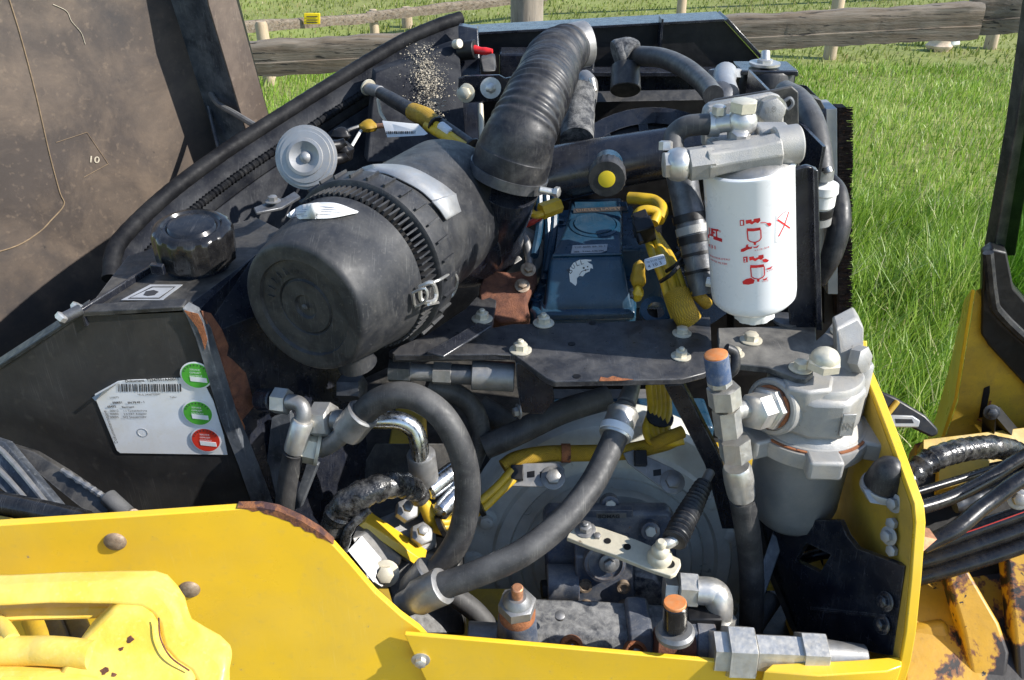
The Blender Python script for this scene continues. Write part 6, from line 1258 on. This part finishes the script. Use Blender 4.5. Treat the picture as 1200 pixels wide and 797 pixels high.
for i, (y, d, w) in enumerate(((575, 1.12, 'higher'), (600, 1.1, 'middle'), (625, 1.12, 'lower'))):
    MB().tube([P(975, y + 8, d + .12), P(1010, y + 4, d + .1), P(1040, y, d + .06), P(1075, y - 4, d + .04)], .009, 12, 5).ob('inner_hose', 'hose_black', None, label='%s black hose between separator bowl and yellow frame' % w, cat='hose', group='hoses behind the separator bowl')
MB().tube([P(985, 575, 1.24), P(1012, 572, 1.2)], .012, 14, 4).ob('yellow_sleeve', 'loom', None, label='yellow braided sleeve end right of the separator bowl', cat='cable')
MB().prism([P(1078, 628, .99), P(1098, 632, .99), P(1080, 648, .985)], V(0, .02, -.002)).ob('copper_tab', 'copper', None, label='small copper coloured tab at the bend of the yellow frame', cat='tab')
# latch lever on the outside of the side plate
lt = T('latch_lever', 'black tapered latch lever with a slotted grey clip beside the grass', 'latch', P(1070, 480, 1.2))
MB().prism([P(1030, 458, 1.2), P(1050, 466, 1.2), P(1085, 487, 1.2), P(1100, 503, 1.2), P(1100, 510, 1.2), P(1092, 513, 1.2), P(1075, 505, 1.2), P(1032, 484, 1.2)], V(0, .012, -.004)).ob('lever', 'black_plain', lt, .003)
MB().prism([P(1038, 486, 1.17), P(1070, 487, 1.17), P(1079, 493, 1.17), P(1077, 501, 1.17), P(1044, 501, 1.17)], V(0, .003, -.002)).ob('clip', 'alu_frame', lt, .002, label='grey slotted clip')
MB().prism([P(1049, 491, 1.1695), P(1069, 491.5, 1.1695), P(1071, 496, 1.1695), P(1050, 496, 1.1695)], V(0, .0004, 0)).ob('slot', 'black_plain', lt)
# cab corner with green glass
cbn = T('cab_corner', 'cab corner with green tinted glass and black pillar at the right edge', 'cab', P(1190, 400, 1.3))
gy = 1.24
MB().prism([PY(1163, 300, gy), PY(1172, 250, gy), PY(1190, 150, gy), PY(1203, 60, gy), PY(1222, -80, gy), PY(1250, -80, gy), PY(1230, 60, gy), PY(1216, 150, gy), PY(1196, 262, gy), PY(1190, 300, gy)], V(0, .03, 0)).ob('pillar', 'black_dirty', cbn, .002)
MB().prism([PY(1178, 302, gy - .012), PY(1203, 150, gy - .012), PY(1220, 30, gy - .012), PY(1330, 30, gy - .012), PY(1330, 420, gy - .012), PY(1195, 372, gy - .012)], V(0, .005, 0)).ob('glass', 'green_glass', cbn)
MB().prism([PY(1152, 300, gy - .03), PY(1163, 292, gy - .03), PY(1180, 296, gy - .03), PY(1188, 338, gy - .03), PY(1215, 368, gy - .03), PY(1330, 470, gy - .03), PY(1330, 560, gy - .03), PY(1205, 456, gy - .03), PY(1158, 405, gy - .03), PY(1150, 392, gy - .03)], V(.01, .03, 0)).ob('sill_frame', 'black_plain', cbn, .003)
MB().tube([PY(1158, 296, gy - .034), PY(1164, 350, gy - .04), PY(1172, 368, gy - .04), PY(1215, 408, gy - .04), PY(1330, 500, gy - .04)], .008, 8, 3).ob('sill_seal', 'rubber_clean', cbn)

# ================================================================== LOWER LEFT: PALE YELLOW WELDED FRAME, STRUT
lf_ = T('loader_arm_frame', 'pale yellow welded arm frame with tubes at the bottom left', 'frame', P(120, 760, .7))
dq = .72
def wq(x, y, d=dq): return P(x, y, d)
bead = [(-300, 692), (0, 689), (60, 686), (130, 684), (172, 684), (187, 689), (199, 702), (208, 716), (212, 732), (216, 742), (232, 752), (250, 762), (262, 774), (266, 786), (262, 800), (262, 850)]
bin_ = [(205, 850), (205, 812), (230, 805), (222, 790), (204, 778), (190, 762), (186, 748), (184, 734), (176, 722), (164, 714), (130, 711), (60, 710), (0, 713), (-300, 720)]
MB().prism([wq(x, y, .735 - .0003 * max(0, y - 690)) for x, y in bead + bin_], V(0, .022, -.004)).ob('bead', 'yellow_pale', lf_, .005, seg=3)
MB().prism([wq(x, y, .728 - .0003 * max(0, y - 700)) for x, y in ((131, 714), (163, 716), (175, 724), (182, 736), (184, 750), (189, 765), (203, 780), (221, 792), (228, 806), (204, 812), (204, 850), (50, 850), (64, 797), (92, 752))], V(0, .03, -.006)).ob('gusset', 'yellow_pale', lf_, .004, seg=3)
MB().tube([wq(186, 724, .715), wq(188, 748, .708), wq(200, 770, .702), wq(222, 786, .70)], .0007, 6, 5).ob('weld_gap', 'rust_dark', lf_)
MB().prism([wq(-300, 717, .755), wq(0, 714, .752), wq(131, 712, .745), wq(112, 726, .745), wq(20, 729, .748), wq(-300, 736, .748)], V(0, .015, -.004)).ob('upper_bar', 'yellow_pale', lf_, .002)
MB().tube([wq(-300, 763, .72), wq(0, 763, .72), wq(60, 763, .715), wq(110, 768, .71)], .0118, 18, 5).ob('tube', 'yellow_pale', lf_)
MB().prism([wq(-300, 790, .70), wq(66, 789, .70), wq(120, 800, .69), wq(120, 850, .68), wq(-300, 850, .68)], V(0, .02, -.01)).ob('lower_bar', 'yellow_pale', lf_, .004)
MB().tube([wq(-14, 718, .76), wq(4, 736, .74), wq(14, 752, .72)], .007, 12, 4).ob('brace', 'yellow_pale', lf_)
for x, y, s in ((152, 750, .0042), (142, 761, .0026), (122, 787, .005), (133, 791, .003)):
    MB().prism([wq(x + s * 900 * math.cos(a) * (1 + .4 * math.sin(3 * a + x)), y + s * 800 * math.sin(a) * (1 + .3 * math.cos(2 * a + y)), .7272 - .0003 * (y - 700 + s * 800 * math.sin(a))) for a in [k * .7 for k in range(9)]], V(0, .002, -.0004)).ob('paint_chip', 'rust_dark', lf_)
for i, (x, c_) in enumerate(((40, 'yellow_dirty'), (58, 'black_plain'), (85, 'black_plain'))):
    MB().tube([wq(x, 725, .9), wq(x + 14, 760, .86), wq(x + 20, 800, .84)], .012, 10, 4).ob('inner_bar', c_, lf_)
MB().prism([wq(-300, 700, .98), wq(150, 700, .98), wq(150, 900, .9), wq(-300, 900, .9)], V(0, .01, 0)).ob('inner_wall', 'black_plain', lf_)
st_ = T('support_strut', 'grey channel strut and black gas spring behind the yellow panel', 'strut', P(60, 590, .92))
MB().prism([P(-30, 506, .93), P(6, 518, .93), P(78, 604, .90), P(40, 606, .90), P(-30, 548, .92)], V(0, .012, -.008)).ob('channel', 'hood_edge', st_, .001)
MB().tube([P(-30, 512, .925), P(4, 530, .92), P(66, 604, .895)], .003, 8, 4).ob('channel_lip', 'zinc_dull', st_); MB().tube([P(-30, 536, .92), P(0, 552, .915), P(48, 606, .895)], .003, 8, 4).ob('channel_lip', 'zinc_dull', st_)
MB().prism([P(0, 518, .95), P(40, 530, .94), P(76, 552, .93), P(132, 590, .91), P(122, 607, .90), P(95, 596, .91), P(60, 568, .925)], V(0, .01, -.006)).ob('flap', 'black_dirty', st_, .001)
MB().tube([P(73, 551, .925), P(100, 568, .915), P(124, 584, .905)], .003, 8, 10, wav=lambda L, t: .3 * math.sin(L * 1400)).ob('chain_edge', 'zinc_dull', st_)
MB().cyl(P(126, 582, .91), P(150, 604, .9), .009).ob('pin', 'rubber', st_); MB().lathe(P(156, 604, .89), V(.6, -.5, .6), [(0, .007), (.004, .006), (.005, .002)], 16).ob('pin_head', 'rusty_bolt', st_)
MB().tube([P(-40, 583, .90), P(0, 590, .895), P(50, 600, .885), P(100, 612, .87)], .012, 14, 4).ob('gas_spring', 'plastic_gloss', st_)
MB().prism([P(-60, 560, 1.0), P(30, 585, .97), P(100, 610, .94), P(100, 650, .94), P(-60, 650, .95)], V(0, .01, -.01)).ob('yellow_rail', 'yellow_paint', st_, .001)
